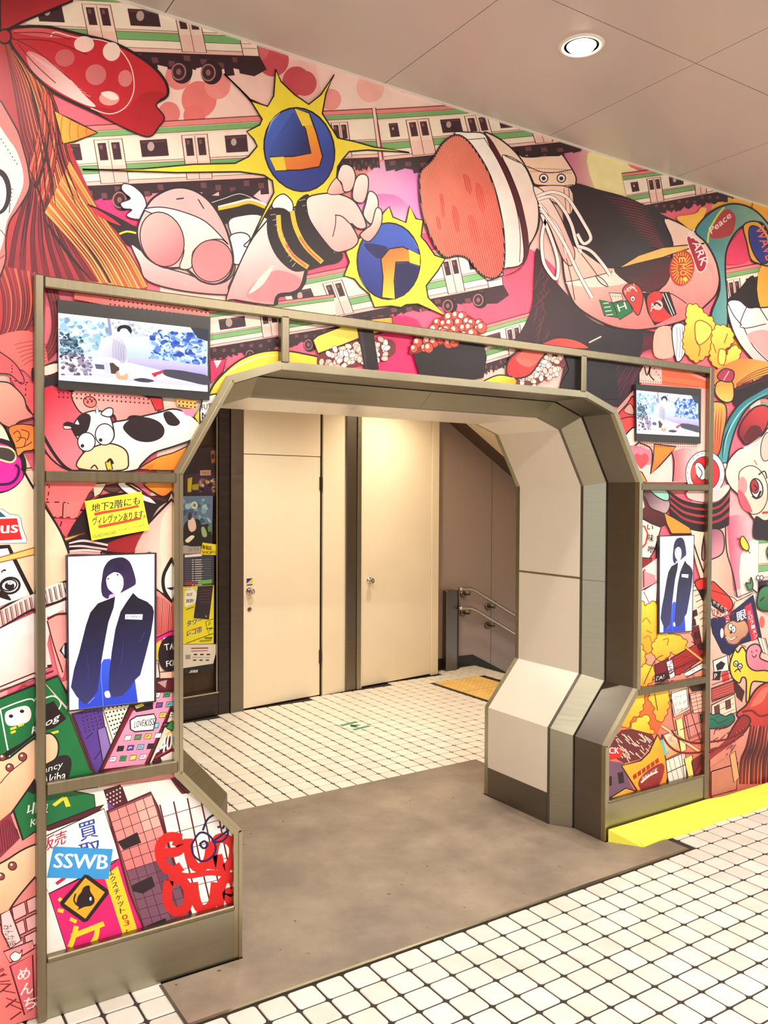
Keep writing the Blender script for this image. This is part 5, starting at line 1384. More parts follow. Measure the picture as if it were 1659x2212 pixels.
for x in range(5): lg.s(3.4, [(985+x*85, 850-x*20+(x > 2)*40), (1060+x*85, 1180), (1180+x*68, 1570-x*14)], KR, 0)
for y in range(6): lg.s(1.6, [(990+y*30, 930+y*110), (1455, 790+y*125)], (120, 60, 70), 0)
RG = (216, 30, 30)
for q in ('1120,1060 1040,1050 985,1110 1000,1210 1060,1260 1120,1230', '1000,1150 1090,1140 1120,1100 1070,1070', '1160,1060 1170,1180 1220,1240 1280,1200 1300,1080', '1300,1250 1330,1080 1390,1060 1440,1110 1430,1200 1370,1250 1340,1160', '1040,1320 1030,1440 1080,1510 1150,1480 1160,1380 1110,1310 1050,1330', '1190,1330 1210,1450 1250,1500 1310,1460 1330,1330', '1350,1480 1370,1330 1430,1310 1450,1380 1400,1400 1440,1480'):
    lg.s(21, q, RG)
lg.s(12, '1000,1250 1150,1290 1300,1270 1450,1290', RG)
for q in ('1250,1010 1280,940 1340,910 1385,960 1405,1030 1370,1075 1310,1080', '1180,1100 1230,1025 1290,1040 1330,1110 1310,1170 1250,1200 1195,1165 1180,1100', '1230,1095 1260,1075 1280,1100 1255,1120 1230,1095', '1310,1080 1350,1050 1420,1000', '1340,990 1360,985', '1370,1000 1390,970'): lg.s(4.6, q, (30, 20, 84))
done(lg)

# ================================================================== MURAL, framed bay right of the opening and beyond
rb = M('right_bay_print', 'orange bow, striped sock, chef badge, sauce jar and pancakes printed in the right bays', ('headphone_girl',))
rb.v(1220, 740, 3.779)
rb.f(((246, 130, 124), (253, 226, 216), 60), '400,560 560,380 780,200 1180,300 1200,1140 600,1140 460,800', 0)
rb.f((252, 196, 184), '600,250 640,180 780,200 780,340 600,330', 0); rb.s(3, '640,200 660,270 690,190 680,260 720,310', K); rb.dots(KR, 4, (610, 310), (770, 325), 9, 2, 16); rb.dots((180, 50, 70), 6, (720, 215), (770, 290), 4)
rb.f((246, 110, 70), '785,195 900,215 1170,330 1170,380 780,345', 0); rb.dots((150, 40, 30), 4, (800, 325), (1080, 362), 22, 2, 18)
rb.f((230, 60, 60), '420,600 500,500 550,440 560,620 480,640', ol=2.4).f((248, 150, 140), '470,560 520,500 550,540 545,590', ol=1.6).f((226, 70, 66), '430,640 560,610 560,700 470,760', ol=2)
rb.f(((255, 246, 236), (252, 226, 206), 60), '470,780 560,690 600,800 540,850 500,830', ol=2.6)
rb.f((250, 130, 150), '500,860 560,840 700,880 720,960 680,1000 560,1000', 0); rb.f((240, 80, 86), '550,930 580,905 610,920 650,905 675,950 650,1000 610,1030 575,980')
rb.f((252, 160, 70), '560,1030 620,1060 660,1135 600,1140', 0, 2)
rb.s(3, '600,820 700,880 690,1070', K); rb.f(((250, 150, 50), (240, 110, 50), 60), '720,830 900,850 860,900 760,1010 690,1075 710,960', 0, 2.4); rb.dots(KR, 4, (570, 850), (1060, 850), 28, 2, -22)
rb.f(((244, 110, 120), (253, 200, 196), 0), '860,890 960,860 1080,880 1080,1140 870,1135', 0); rb.s(3.4, '860,890 880,980 870,1135', K)
rb.e(WHT, 1135, 1070, 160, 185, 0, ol=1.8).e((214, 44, 50), 1135, 1070, 118, 140, ol=1.5)
rb.e(WHT, 1095, 1050, 40, 75, -20, ol=1.8).s(2, '1075,1010 1110,1060 1090,1110', K).e((240, 80, 70), 1040, 1060, 22, 60)
import itertools
for i, ch in enumerate('STEAMERS'): 
    a = math.radians(150+i*16); rb.t(ch, K, (1135+138*math.cos(a)-8, 1070+162*math.sin(a)+8), (14, -6), (-4, -16))
for i, ch in enumerate('FOUR'):
    a = math.radians(20+i*14); rb.t(ch, K, (1135+138*math.cos(a)-8, 1070+162*math.sin(a)+8), (14, -10), (4, -16))
# sock and leg
rb.f(((253, 220, 196), (250, 170, 150), 0), '1000,1500 1310,1480 1330,1700 1360,1965 1420,2600 1250,2600 1180,2200 1060,1800', 0); rb.s(3, '1010,1530 1060,1700 1130,1900 1180,2050', K).s(3, '1300,1490 1310,1700 1360,1880 1400,2100', K)
rb.bands('840,1210 960,1290 1130,1320 1260,1290 1340,1180', '850,1400 960,1500 1100,1540 1230,1530 1330,1490', [K, (170, 52, 52), K, (176, 56, 54), K, (160, 46, 50), K, K], 2, K)
rb.f((250, 214, 206), '1000,1210 1200,1210 1310,1160 1330,1200 1240,1290 1120,1300 1000,1270')
rb.f(((160, 90, 120), (220, 150, 160), 60), '1130,1560 1180,1520 1260,1530 1290,1600 1280,1710 1210,1760 1110,1770', ol=2.2)
# jar
rb.f(((110, 70, 80), (190, 160, 165), 30), '625,1230 700,1210 840,1290 830,1380 780,1395 690,1350', ol=2.2).f((160, 222, 206), '690,1205 800,1200 840,1240 830,1290 760,1270', ol=2)
rb.f(((110, 40, 36), (76, 26, 28), 60), '600,1260 640,1260 690,1350 800,1400 810,1480 740,1500 640,1440 600,1400', ol=2); rb.f((253, 238, 226), '600,1270 630,1290 640,1340 600,1390', 0)
rb.f((252, 232, 216), '600,1430 700,1480 775,1510 720,1700 680,1760 600,1750', 0, 2); rb.s(4, '605,1500 640,1500 665,1560 650,1640 605,1690', (214, 60, 50), 0)
for i, ch in enumerate('い味噌'): rb.t(ch, K, (655+i*4, 1525+i*95), (50, 8), (8, -60 if i else -40), .8)
rb.f((150, 36, 40), '600,1755 700,1760 690,1820 640,1850 600,1840', 0, 2); rb.f((ORG), '800,1390 880,1430 1010,1510 1020,1560 860,1560 820,1480', 0, 2.2)
rb.f((253, 230, 226), '600,1860 740,1760 740,2000 600,2050', 0); rb.s(4, '640,1850 635,1960', (150, 40, 50))
# lower part of bay (second crop)
rb.v(1220, 1200, 3.351)
rb.f(((250, 180, 150), (226, 110, 90), 90), '530,80 660,180 660,560 900,540 1030,300 1030,1620 300,1790 300,1400 500,980 530,700', 0)
rb.f((246, 150, 160), '530,100 640,140 650,200 530,240', 0); rb.s(2.4, '560,110 562,230', KR)
rb.f((253, 244, 236), '530,260 660,190 655,330 540,390', 0, 1.8); rb.s(1.6, '560,260 600,340', KR)
# tower/roller
rb.f((253, 224, 200), '905,150 1030,420 1030,720 960,620 900,320', 0); rb.hatch(1.6, '905,200 960,420 1010,680', '960,190 1020,380 1030,640', 18, (150, 70, 60))
rb.f((222, 60, 46), '930,200 980,165 1020,190 1025,260 980,270', ol=2).f(K, '950,250 990,240 1020,300 990,320', 0)
rb.f((110, 30, 34), '900,520 960,500 1000,720 930,660', 0)
# pancakes
def pan(pts, c=((255, 220, 66), (248, 170, 44), 70)): rb.cloud(c, pts, 5, 2.0, (160, 70, 20))
pan('530,345 580,370 620,335 660,370 655,560 640,620 600,700 560,690 530,560')
pan('525,640 560,700 570,780 530,850 520,780'); pan('520,850 560,800 620,800 635,850 600,920 530,940')
pan('655,600 700,560 760,570 800,575 860,620 850,680 800,720 760,690 720,740 690,765 640,720 630,650')
for q in ('550,480 580,450 610,490', '580,540 620,560', '700,610 740,600 730,650', '560,600 600,580 620,640'): rb.s(2, q, (190, 100, 30))
# buildings, signs
rb.f((178, 40, 40), '760,740 940,640 1000,700 960,760 820,860 700,870', 0, 2); rb.f((120, 24, 30), '640,790 740,740 760,860 650,900', 0, 2)
rb.f(K, '640,860 720,840 760,770 790,870 700,910 640,920', 0); rb.t('FAL', WHT, (650, 905), (70, -20), (4, -30))
rb.f(WHT, '722,770 770,750 790,870 750,890', 0, 2); rb.t('店', K, (735, 865), (34, -8), (-8, -70))
rb.f((254, 250, 246), '850,850 990,770 1000,810 870,880', 0, 2); rb.t('アムール', K, (880, 858), (105, -58), (4, -26))
rb.f((250, 214, 190), '740,960 880,930 900,1110 780,1170', 0, 2).f((254, 248, 240), '755,1000 870,960 885,1100 790,1150', 0, 1.5)
for i, tx in enumerate(('コーヒー', 'ビル 2F', '営業中')): rb.t(tx, (150, 50, 40), (780+i*8, 1040+i*48), (80, -24), (2, -24))
rb.f((60, 30, 34), '890,950 1030,880 1030,960 910,980', 0, 2); rb.f((220, 140, 130), '850,1150 960,1100 990,1280 890,1330', 0, 1.8); rb.hatch(1.4, '855,1160 890,1320', '955,1110 985,1270', 9, KR); rb.hatch(1.2, '870,1150 950,1110', '900,1320 980,1280', 6, KR)
# flames
rb.f(((248, 130, 60), (240, 96, 50), 60), '410,1210 500,990 560,970 640,1000 740,980 740,1130 700,1200 660,1290 520,1310 440,1240', 0)
pan('480,1080 510,1010 560,1000 560,1060 520,1150 480,1170 440,1240 410,1200'); pan('620,990 700,960 740,990 730,1110 690,1200 650,1160 640,1090 600,1040'); pan('470,1240 540,1170 600,1160 590,1230 630,1280 560,1290 500,1320 460,1300')
# fries
rb.f((110, 40, 44), '330,1330 400,1260 470,1250 620,1290 640,1330 540,1470 420,1500 310,1440', 0)
for i in range(46):
    x = 330+rnd.uniform(0, 270); y = 1285+rnd.uniform(0, 170); dx = rnd.uniform(20, 50); dy = rnd.uniform(20, 50)
    rb.s(3.4, [(x, y), (x+dx, y+dy)], (80, 20, 26), 0); rb.s(2, [(x, y), (x+dx, y+dy)], (253, 214, 190), 0)
rb.f((206, 40, 40), '300,1380 380,1390 410,1420 390,1460 300,1480', 0); rb.t('CK', WHT, (310, 1430), (70, 0), (0, -45), .6)
rb.f((120, 84, 110), '300,1480 420,1500 450,1620 500,1720 300,1790', 0); rb.f(K, '300,1600 330,1590 330,1660 300,1670', 0).f(K, '370,1570 410,1560 420,1640 380,1650', 0)
rb.f(((252, 200, 50), (240, 140, 40), 40), '400,1520 540,1480 600,1420 660,1290 690,1330 740,1560 720,1680 540,1740', 0, 2.6); rb.s(3.4, '660,1290 700,1380 740,1560', (160, 50, 20))
for i in range(6): rb.f((176, 40, 34), [(480+i*32, 1590-i*22), (505+i*32, 1570-i*22), (512+i*32, 1600-i*22), (488+i*32, 1620-i*22)], 0)
rb.f((150, 40, 40), '520,1640 580,1560 680,1500 710,1530 690,1620 640,1690 560,1710'); rb.s(4, '540,1640 600,1590 660,1560', (250, 226, 210)); rb.f((30, 60, 130), '630,1690 660,1640 650,1700', 0); rb.t('SAUCE', WHT, (545, 1620), (110, -66), (4, -22))
rb.f(((252, 200, 60), (246, 160, 50), 20), '300,1760 430,1680 500,1700 510,1730 300,1790', 0, 2)
rb.f(((250, 226, 200), (246, 160, 80), 60), '690,1300 800,1260 830,1420 720,1470', 0, 2); rb.s(6, '690,1330 720,1440 740,1410', (110, 200, 200), 0); rb.t('え', (230, 100, 50), (735, 1350), (40, -10), (0, -40))
rb.f((253, 240, 226), '720,1480 860,1420 870,1600 740,1660', 0, 2); rb.s(2, '730,1570 860,1510', KR, 0); rb.f((252, 230, 120), '850,1470 910,1440 940,1610 890,1630', 0, 1.5); rb.f((70, 30, 36), '740,1650 880,1600 880,1640 740,1680', 0); rb.f((250, 230, 150), '790,1190 840,1170 870,1400 830,1420', 0, 1.5)
rb.f((120, 40, 44), '905,1480 1030,1400 1030,1610 930,1630', 0); rb.hatch(1.4, '905,1490 1030,1420', '930,1625 1030,1600', 12, (200, 110, 100))
# street linework
rb.lines((140, 50, 46), 1.1, '760,740 940,640 1000,700 960,760 820,860 700,870', -32, 6, 0, .3)
rb.lines((110, 40, 40), 1.0, '720,1480 860,1420 870,1600 740,1660', 76, 11, 0); rb.lines((110, 40, 40), 1.0, '905,1480 1030,1400 1030,1610 930,1630', -28, 5, 0)
rb.f((236, 190, 170), '890,1000 1030,960 1030,1120 920,1140', 0, 1.6); rb.lines((120, 40, 44), 1.1, '890,1000 1030,960 1030,1120 920,1140', -16, 8, 0); rb.lines((120, 40, 44), 1.0, '890,1000 1030,960 1030,1120 920,1140', 80, 12, 0)
rb.f((206, 120, 104), '640,930 740,900 745,960 700,970 650,985', 0, 1.6); rb.lines(KR, 1.0, '640,930 740,900 745,960 700,970 650,985', 70, 7, 0)
for q in ('560,930 640,760 700,720', '620,900 760,830 900,760 1030,690', '700,880 840,800 1030,720', '760,980 770,1180 830,1420', '880,940 900,1120 1000,1420', '830,1420 860,1640', '560,250 640,200', '900,560 1000,760', '905,620 1030,700', '820,1260 1030,1180', '900,1350 1030,1300', '640,1000 660,1120'): rb.s(1.5, q, KR)
for k in range(24):
    x = 560+rnd.uniform(0, 440); y = 720+rnd.uniform(0, 240); rb.s(1.2, [(x, y), (x+rnd.uniform(10, 34), y-rnd.uniform(4, 22))], (120, 30, 34), 0)
for x, y in ((905, 470), (930, 560), (955, 640), (915, 400)): rb.f((70, 30, 36), [(x, y), (x+26, y-12), (x+34, y+30), (x+8, y+42)], 0, 1.2)
# ramen sticks
rb.s(7, '690,1230 940,1400 1090,1500 1240,1610', (140, 60, 30), 0).s(5, '690,1230 940,1400 1090,1500 1240,1610', (252, 200, 150), 0)
rb.s(6, '860,660 1040,800 1290,1000', (140, 60, 30), 0).s(4, '860,660 1040,800 1290,1000', (250, 170, 90), 0)
done(rb)

ro = M('right_edge_print', 'pickled plum octopus, smiling yellow dog, green crab and sign boards printed at the right edge', ('right_bay_print',))
ro.v(1220, 1200, 3.351)
ro.f(((253, 214, 196), (214, 120, 100), 90), '1040,250 1230,300 1659,560 1800,1700 1110,1760 1040,1720', 0)
ro.f((222, 60, 46), '1050,190 1110,230 1200,330 1180,400 1100,360 1050,330', ol=2).f(K, '1050,310 1100,340 1160,400 1130,420 1050,360', 0); ro.t('やきとり', WHT, (1055, 345), (100, 60), (8, -24))
ro.hatch(1.4, '1050,380 1200,420 1220,330', '1060,430 1150,470 1200,380', 14, (170, 50, 50))
ro.f((32, 34, 84), '1040,460 1160,440 1350,285 1410,590 1250,640 1180,720 1130,700 1060,560', 0, 2.4)
ro.f((214, 46, 70), '1290,370 1335,340 1390,600 1340,620', 0); 
for i, ch in enumerate('ミロラーメン'): ro.t(ch, WHT, (1312+i*9, 430+i*34), (24, -8), (-3, -28), .4)
ro.t('眼', WHT, (1238, 480), (64, -26), (-8, -70), .8); ro.f((230, 150, 170), '1150,440 1175,430 1200,560 1170,640', 0)
# grinning face
ro.f(((222, 170, 130), (196, 140, 110), 60), '1140,560 1150,500 1200,470 1240,480 1290,470 1320,530 1300,580 1270,600 1230,640 1170,630', ol=2.2, oc=(110, 60, 40))
ro.e(WHT, 1188, 515, 18, 27, ol=1.5).e(WHT, 1210, 532, 16, 26, ol=1.5).e(K, 1190, 518, 5).e(K, 1208, 535, 5).e(K, 1190, 555, 8, 10); ro.s(4, '1155,585 1190,610 1225,590', WHT).s(1.4, '1150,575 1190,615 1235,585', KR); ro.e(WHT, 1125, 560, 12, 36)
# crab
ro.f(((70, 140, 90), (40, 110, 60), 80), '1380,330 1400,250 1450,220 1520,240 1520,380 1440,400 1390,380', ol=2.2); ro.s(3, '1400,330 1430,300', K, 0)
ro.f((80, 140, 90), '1305,220 1300,195 1330,200 1335,155 1350,200 1345,240 1320,248', ol=1.8); ro.s(3, '1345,240 1380,270', K)
for x in (1390, 1415): ro.s(1.6, [(x, 215), (x-2, 170)], K, 0).e(WHT, x-3, 160, 13, 16, ol=1.8)
ro.e((244, 110, 100), 1415, 480, 20, 45)
# bird
ro.v(1220, 740, 3.779).f((250, 214, 70), '1420,1600 1440,1580 1465,1610 1490,1660 1480,1700 1440,1680 1420,1640', ol=1.8).s(1.8, '1420,1605 1390,1600', K, 0).s(1.8, '1475,1690 1500,1720', K, 0)
ro.f((150, 210, 196), '1640,1680 1700,1640 1700,1800 1650,1760', ol=2)
ro.v(1220, 1200, 3.351)
# signs and houses
ro.f((252, 240, 230), '1060,760 1165,720 1175,830 1070,850', 0, 2); ro.f(K, '1080,790 1120,760 1150,780 1130,820 1090,830', 0)
ro.f(K, '1060,840 1120,830 1110,900 1060,900', 0); ro.t('P', WHT, (1070, 890), (20, -4), (0, -36)); ro.f((214, 60, 60), '1120,850 1170,830 1180,900 1130,920', 0)
ro.f((200, 90, 84), '1050,960 1210,900 1220,990 1050,1050', 0, 2); ro.hatch(1.4, '1050,980 1210,920', '1050,1040 1215,980', 14, KR)
ro.f((250, 222, 196), '1050,1080 1215,1000 1230,1130 1130,1180 1050,1170', 0, 2)
for x, y in ((1070, 1090), (1150, 1050)): ro.f((110, 60, 60), [(x, y), (x+34, y-14), (x+38, y+50), (x+6, y+64)], 0, 1.6)
ro.f((70, 28, 34), '1200,880 1290,980 1270,1060 1230,1020', 0); ro.f(((40, 130, 110), (26, 100, 84), 60), '970,1160 1010,1130 1060,1150 1100,1140 1150,1160 1200,1140 1215,1190 1160,1240 1080,1250 1000,1240', ol=2); ro.s(2, '1000,1190 1060,1180 1100,1210 1170,1180', (16, 70, 60))
# street linework
ro.lines((130, 40, 44), 1.2, '1050,960 1210,900 1220,990 1050,1050', -20, 5, 0); ro.lines(KR, 1.0, '1050,1080 1215,1000 1230,1130 1130,1180 1050,1170', -24, 12, 0, .3)
for q in ('1050,900 1180,850 1200,880', '1050,935 1200,880', '1050,1060 1220,990', '1180,720 1200,880', '1400,600 1460,720', '1420,600 1480,720', '1230,330 1350,270', '1240,300 1360,250', '1050,250 1200,300 1235,330', '1180,430 1220,330', '1060,430 1180,470', '1250,640 1300,660'): ro.s(1.6, q, KR)
ro.f((252, 232, 214), '1380,590 1440,600 1470,720 1420,700', 0, 1.8); ro.lines(KR, 1, '1380,590 1440,600 1470,720 1420,700', 75, 6, 0)
for k in range(40):
    x = 1050+rnd.uniform(0, 150); y = 400+rnd.uniform(0, 70); ro.s(1.2, [(x, y), (x+rnd.uniform(8, 26), y-rnd.uniform(-6, 22))], (160, 40, 44), 0)
for k in range(30):
    x = 1050+rnd.uniform(0, 160); y = 1250+rnd.uniform(0, 240); ro.s(1.6, [(x, y), (x+rnd.uniform(10, 60), y-rnd.uniform(6, 50))], (110, 26, 34), 0)
# dogs
ro.f(((255, 220, 70), (248, 190, 50), 60), '1200,720 1220,680 1240,700 1270,660 1300,700 1340,800 1420,810 1520,870 1500,920 1400,910 1340,920 1320,1040 1300,1050 1300,900 1270,880 1250,920 1200,880 1180,800', ol=2.4)
for x, y in ((1225, 780), (1255, 800)): ro.e(WHT, x, y, 16, 20, 20, ol=2.4).s(3, [(x-6, y), (x+6, y+6)], K, 0)
ro.s(2.4, '1215,840 1240,820 1260,840', K); ro.f(((248, 150, 170), (240, 120, 140), 60), '1300,700 1330,650 1380,640 1410,680 1400,740 1480,780 1520,850 1440,830 1360,830 1310,790', ol=2.4); ro.s(2, '1335,690 1345,700', K).s(2, '1370,680 1380,692', K).s(2, '1340,720 1360,735 1375,715', K)
# plum octopus
ro.f(((226, 80, 66), (178, 40, 44), 70), '1230,1150 1300,1080 1360,980 1420,930 1500,910 1800,900 1800,1240 1400,1270 1320,1220', ol=3); ro.s(5, '1270,1130 1340,1120 1400,1160 1480,1140', (130, 26, 34)).f((240, 120, 100), '1330,1090 1400,980 1460,950 1420,1050')
ro.f((150, 40, 44), '1260,1160 1330,1180 1300,1260 1220,1330 1160,1330', ol=2.4)
ro.bands('1330,1230 1300,1380 1260,1480 1250,1650', '1800,1230 1800,1380 1800,1480 1800,1640', [(130, 30, 38), (196, 70, 66), (110, 24, 32), (216, 96, 84), (140, 36, 42), (236, 140, 120), (96, 20, 30)], 2.6, (60, 12, 20), n=44)
for i in range(10): ro.s(5, [(1300-i*8, 1240+i*4), (1180-i*20, 1360+i*14), (1050-i*14, 1400+i*22)], [(150, 36, 44), (110, 24, 34), (190, 70, 66)][i % 3])
ro.s(4, '1300,1250 1180,1320 1000,1350 900,1350 800,1310 760,1260', (110, 24, 34)).s(4, '1280,1290 1150,1370 960,1420 820,1420 740,1370 690,1290', (120, 28, 36))
ro.f((206, 130, 110), '1040,1530 1180,1440 1240,1480 1230,1690 1110,1760 1040,1740', 0); ro.hatch(2, '1045,1560 1240,1490', '1045,1740 1230,1690', 16, (110, 30, 36)); ro.hatch(2, '1045,1560 1045,1740', '1240,1500 1230,1690', 7, (110, 30, 36)); ro.f((244, 170, 120), '1180,1440 1220,1410 1250,1600 1210,1640', 0, 1.5)
done(ro)
# ================================================================== SCREENS
M_BEZEL = mat('black_bezel', (52, 50, 48), .3, spec=.5)
def quad_box(name, q, y0, y1, m, parent):
    a = [on_wall(x, y, YW) for x, y in q]
    return hexa(name, [(p.x, y0, p.z) for p in a], [(p.x, y1, p.z) for p in a], m, parent)
def bilin(q):
    TL, TR, BR, BL = q
    def f(x, y, off, yf):
        a = (TL[0]+(TR[0]-TL[0])*x, TL[1]+(TR[1]-TL[1])*x); b = (BL[0]+(BR[0]-BL[0])*x, BL[1]+(BR[1]-BL[1])*x)
        p = on_wall(a[0]+(b[0]-a[0])*y, a[1]+(b[1]-a[1])*y, YW); return (p.x, yf-off, p.z)
    return f
def clampq(P): return P
def monitor(bez, scr, label, seed):
    e = empty('video_monitor', label, 'monitor', group='landscape video monitors')
    quad_box('bezel', bez, D-.004, YW+.001, M_BEZEL, e)
    mp = bilin(scr); Art.layer = 0
    a = Art('screen_image', lambda x, y, off: mp(x/1000, y/560, off, D-.0045))
    r = random.Random(seed)
    a.raw([(0, 0), (1000, 0), (1000, 560), (0, 560)], [(0, 1, 2, 3)], (226, 232, 246))
    a.f(((250, 252, 255), (190, 208, 236), 90), '0,0 1000,0 1000,340 0,330', 0)
    def foliage(x0, x1, y0, y1, n, cols, s0, s1):
        for i in range(n):
            x, y = r.uniform(x0, x1), r.uniform(y0, y1); s = r.uniform(s0, s1); x = min(max(x, s+1), 999-s); y = min(max(y, s+1), 559-s)
            a.e(r.choice(cols), x, y, s, s*r.uniform(.5, 1), r.uniform(0, 180), n=7)
    foliage(0, 330, 40, 330, 150, [(160, 196, 224), (196, 220, 238), (120, 160, 190), (210, 232, 240), (140, 190, 200)], 8, 30)
    foliage(0, 160, 170, 420, 90, [(52, 74, 92), (80, 104, 120), (44, 60, 84), (120, 150, 160)], 6, 22)
    foliage(620, 1000, 60, 330, 190, [(60, 96, 190), (96, 134, 214), (140, 176, 232), (48, 80, 170), (190, 214, 246)], 8, 30)
    foliage(360, 640, 20, 130, 50, [(200, 208, 220), (170, 176, 196), (226, 232, 240)], 6, 20)
    a.f((150, 150, 180), '325,0 345,0 360,150 338,150', 0)
    a.f(((206, 196, 236), (168, 158, 210), 90), '460,320 640,310 1000,330 1000,440 460,430', 0)
    a.f(((236, 232, 246), (206, 200, 228), 90), '0,380 460,360 1000,470 1000,560 0,560', 0)
    a.f((74, 72, 84), '700,400 800,390 900,400 998,420 998,500 860,480 720,450')
    foliage(20, 220, 330, 520, 90, [(120, 110, 130), (150, 140, 170), (96, 84, 96), (180, 170, 196)], 6, 20)
    a.f((90, 92, 120), '240,400 330,400 330,440 250,440', 0)
    # seated person
    a.f(((228, 226, 240), (190, 184, 206), 30), '285,190 340,150 385,130 420,160 450,230 455,300 440,370 380,360 330,340 270,330 262,300')
    for i in range(9): a.s(6/3, [(370+i*9, 170+i*6), (362+i*9, 260), (366+i*9, 350)], [(96, 84, 110), (150, 140, 170)][i % 2])
    a.f((250, 234, 228), '395,110 410,80 450,70 475,100 470,140 440,165 410,160'); a.f((34, 28, 36), '390,96 402,60 440,42 478,52 490,84 484,112 470,96 452,74 420,78 404,108')
    a.f((80, 64, 56), '340,380 400,370 410,470 350,470', 0); a.f((248, 236, 236), '320,330 390,345 420,390 400,410 350,360'); a.f((210, 206, 226), '300,380 340,375 340,470 310,470', 0)
    a.f((232, 170, 130), '380,470 400,440 440,440 462,470 455,510 400,515'); a.f((255, 246, 240), '400,440 430,430 450,460 415,480')
    a.f((244, 240, 250), '480,420 620,400 640,470 540,500 490,480', 0); a.f((206, 50, 70), '620,440 700,400 705,420 640,470', 0); a.f((70, 66, 80), '500,505 560,485 640,500 600,520 540,520'); a.f((240, 238, 246), '660,450 690,440 705,465 670,470')
    a.f((252, 252, 255), '250,500 500,525 1000,520 1000,558 0,558 0,520', 0)
    a.f((58, 60, 74), '880,0 1000,0 1000,110 930,90', 0)
    a.build(M_SCREEN, e); return e
def inq(q, l, t, r, b): return q
monitor([(121, 650), (449, 687), (447, 866), (122, 842)], [(122, 679), (443, 714), (442, 848), (123, 823)], 'large landscape video monitor set in the upper left bay above the cow', 3)
monitor([(1365, 831), (1506, 841), (1505, 959), (1367, 953)], [(1366, 844), (1499, 857), (1500, 944), (1367, 937)], 'small landscape video monitor set in the upper right bay beside the orange bow', 3)

def portrait(bez, label):
    e = empty('portrait_display', label, 'display screen', group='portrait display screens')
    quad_box('bezel', bez, D-.004, YW+.001, M_BEZEL, e)
    TL, TR, BR, BL = bez; l = lambda p, q, t: (p[0]+(q[0]-p[0])*t, p[1]+(q[1]-p[1])*t)
    iq = [l(l(TL, TR, .015), l(BL, BR, .015), .008), l(l(TL, TR, .975), l(BL, BR, .975), .008), l(l(TL, TR, .975), l(BL, BR, .975), .99), l(l(TL, TR, .015), l(BL, BR, .015), .99)]
    mp = bilin(iq); Art.layer = 0
    # picture drawn in a 1130 x 1980 field
    a = Art('screen_image', lambda x, y, off: mp((x-75)/1130, (y-120)/1985, off, D-.0045))
    X0_, X1_, Y0_, Y1_ = 75, 1205, 120, 2105
    a.raw([(X0_, Y0_), (X1_, Y0_), (X1_, Y1_), (X0_, Y1_)], [(0, 1, 2, 3)], (250, 246, 255))
    a.f(((232, 214, 250), (252, 248, 255), 0), '75,120 300,120 200,1200 75,1700', 0); a.f(((252, 248, 255), (240, 220, 250), 0), '1000,120 1205,120 1205,2105 1080,2105', 0)
    a.f(((60, 90, 214), (36, 64, 190), 90), '195,1980 540,1480 620,1480 700,1800 950,1800 990,2104 195,2104', 0)
    a.f(((252, 252, 255), (226, 244, 252), 90), '690,640 900,590 860,700 760,860 690,1090 640,1400 615,1485 515,1485 560,1180 620,940', 0)
    for q in ('600,1090 680,1100', '590,1150 690,1180', '560,1360 640,1350', '600,1040 680,1160'): a.s(1.2, q, (120, 130, 170))
    # hair
    HC = ((34, 24, 52), (58, 40, 84), 60)
    a.f(HC, '700,155 800,155 880,215 925,320 955,430 962,490 945,530 850,580 770,620 690,640 620,650 600,690 560,680 520,640 505,540 520,400 545,280 610,190')
    a.f((254, 246, 248), '575,420 640,360 690,345 750,365 790,420 800,500 785,570 740,640 700,650 640,600 590,540')
    a.f(HC, '530,400 560,290 640,230 680,260 665,300 640,340 570,370'); a.f(HC, '680,262 760,240 840,330 820,480 800,480 790,400 740,350 700,345')
    a.s(3, '565,425 600,415 615,432', K).s(3, '690,380 720,372 745,378', K).e((40, 26, 44), 598, 428, 12, 9).e((40, 26, 44), 722, 382, 12, 9)
    a.s(2.4, '650,555 690,548 725,540', (240, 150, 180)).s(1.4, '668,470 660,500 675,505', (240, 200, 210)); a.f((250, 180, 220), '620,640 690,635 680,680 610,690')
    a.f((252, 240, 244), '690,640 770,620 880,570 930,600 860,700 740,850 680,790')
    # jacket
    JC = ((22, 18, 32), (52, 48, 96), 80)
    a.f(JC, '690,668 580,705 460,745 360,860 300,1030 210,1370 140,1580 95,1810 165,1930 230,2010 290,2050 370,1990 450,1900 480,1700 500,1530 560,1200 600,1000 670,810', 0)
    a.f(JC, '925,630 990,700 1110,760 1180,830 1200,900 1190,1000 1160,1200 1090,1480 1020,1740 950,1800 880,1900 780,1990 650,2000 600,1900 605,1700 640,1400 690,1100 760,870 830,760', 0)
    for q in ('300,1400 330,1600 320,1800', '420,1400 400,1600', '800,1250 780,1450 740,1650', '900,1300 860,1500'): a.s(5, q, (74, 66, 130), taper=2)
    a.s(1.6, '1015,1300 1050,1220 1080,1165', (130, 126, 150)); a.s(2.4, '510,1500 500,1700 515,1900 525,2100', (190, 214, 246)).s(3, '330,2045 410,1970', (246, 226, 230), 0)
    a.f((252, 230, 232), '545,1920 600,1910 620,1990 560,1990')
    a.f((236, 240, 250), '822,912 1052,925 1045,998 818,975', 0); a.t('JOURNEYS', (60, 60, 90), (838, 968), (195, 15), (0, -42), .2)
    a.build(M_SCREEN, e); return e
portrait([(140, 1199), (333.5, 1193), (332.5, 1513), (143.5, 1534)], 'large portrait screen in the left bay showing a person in a dark jacket')
portrait([(1416, 1157), (1492, 1155), (1487, 1363), (1415.5, 1367)], 'small portrait screen in the right bay showing a person in a dark jacket')

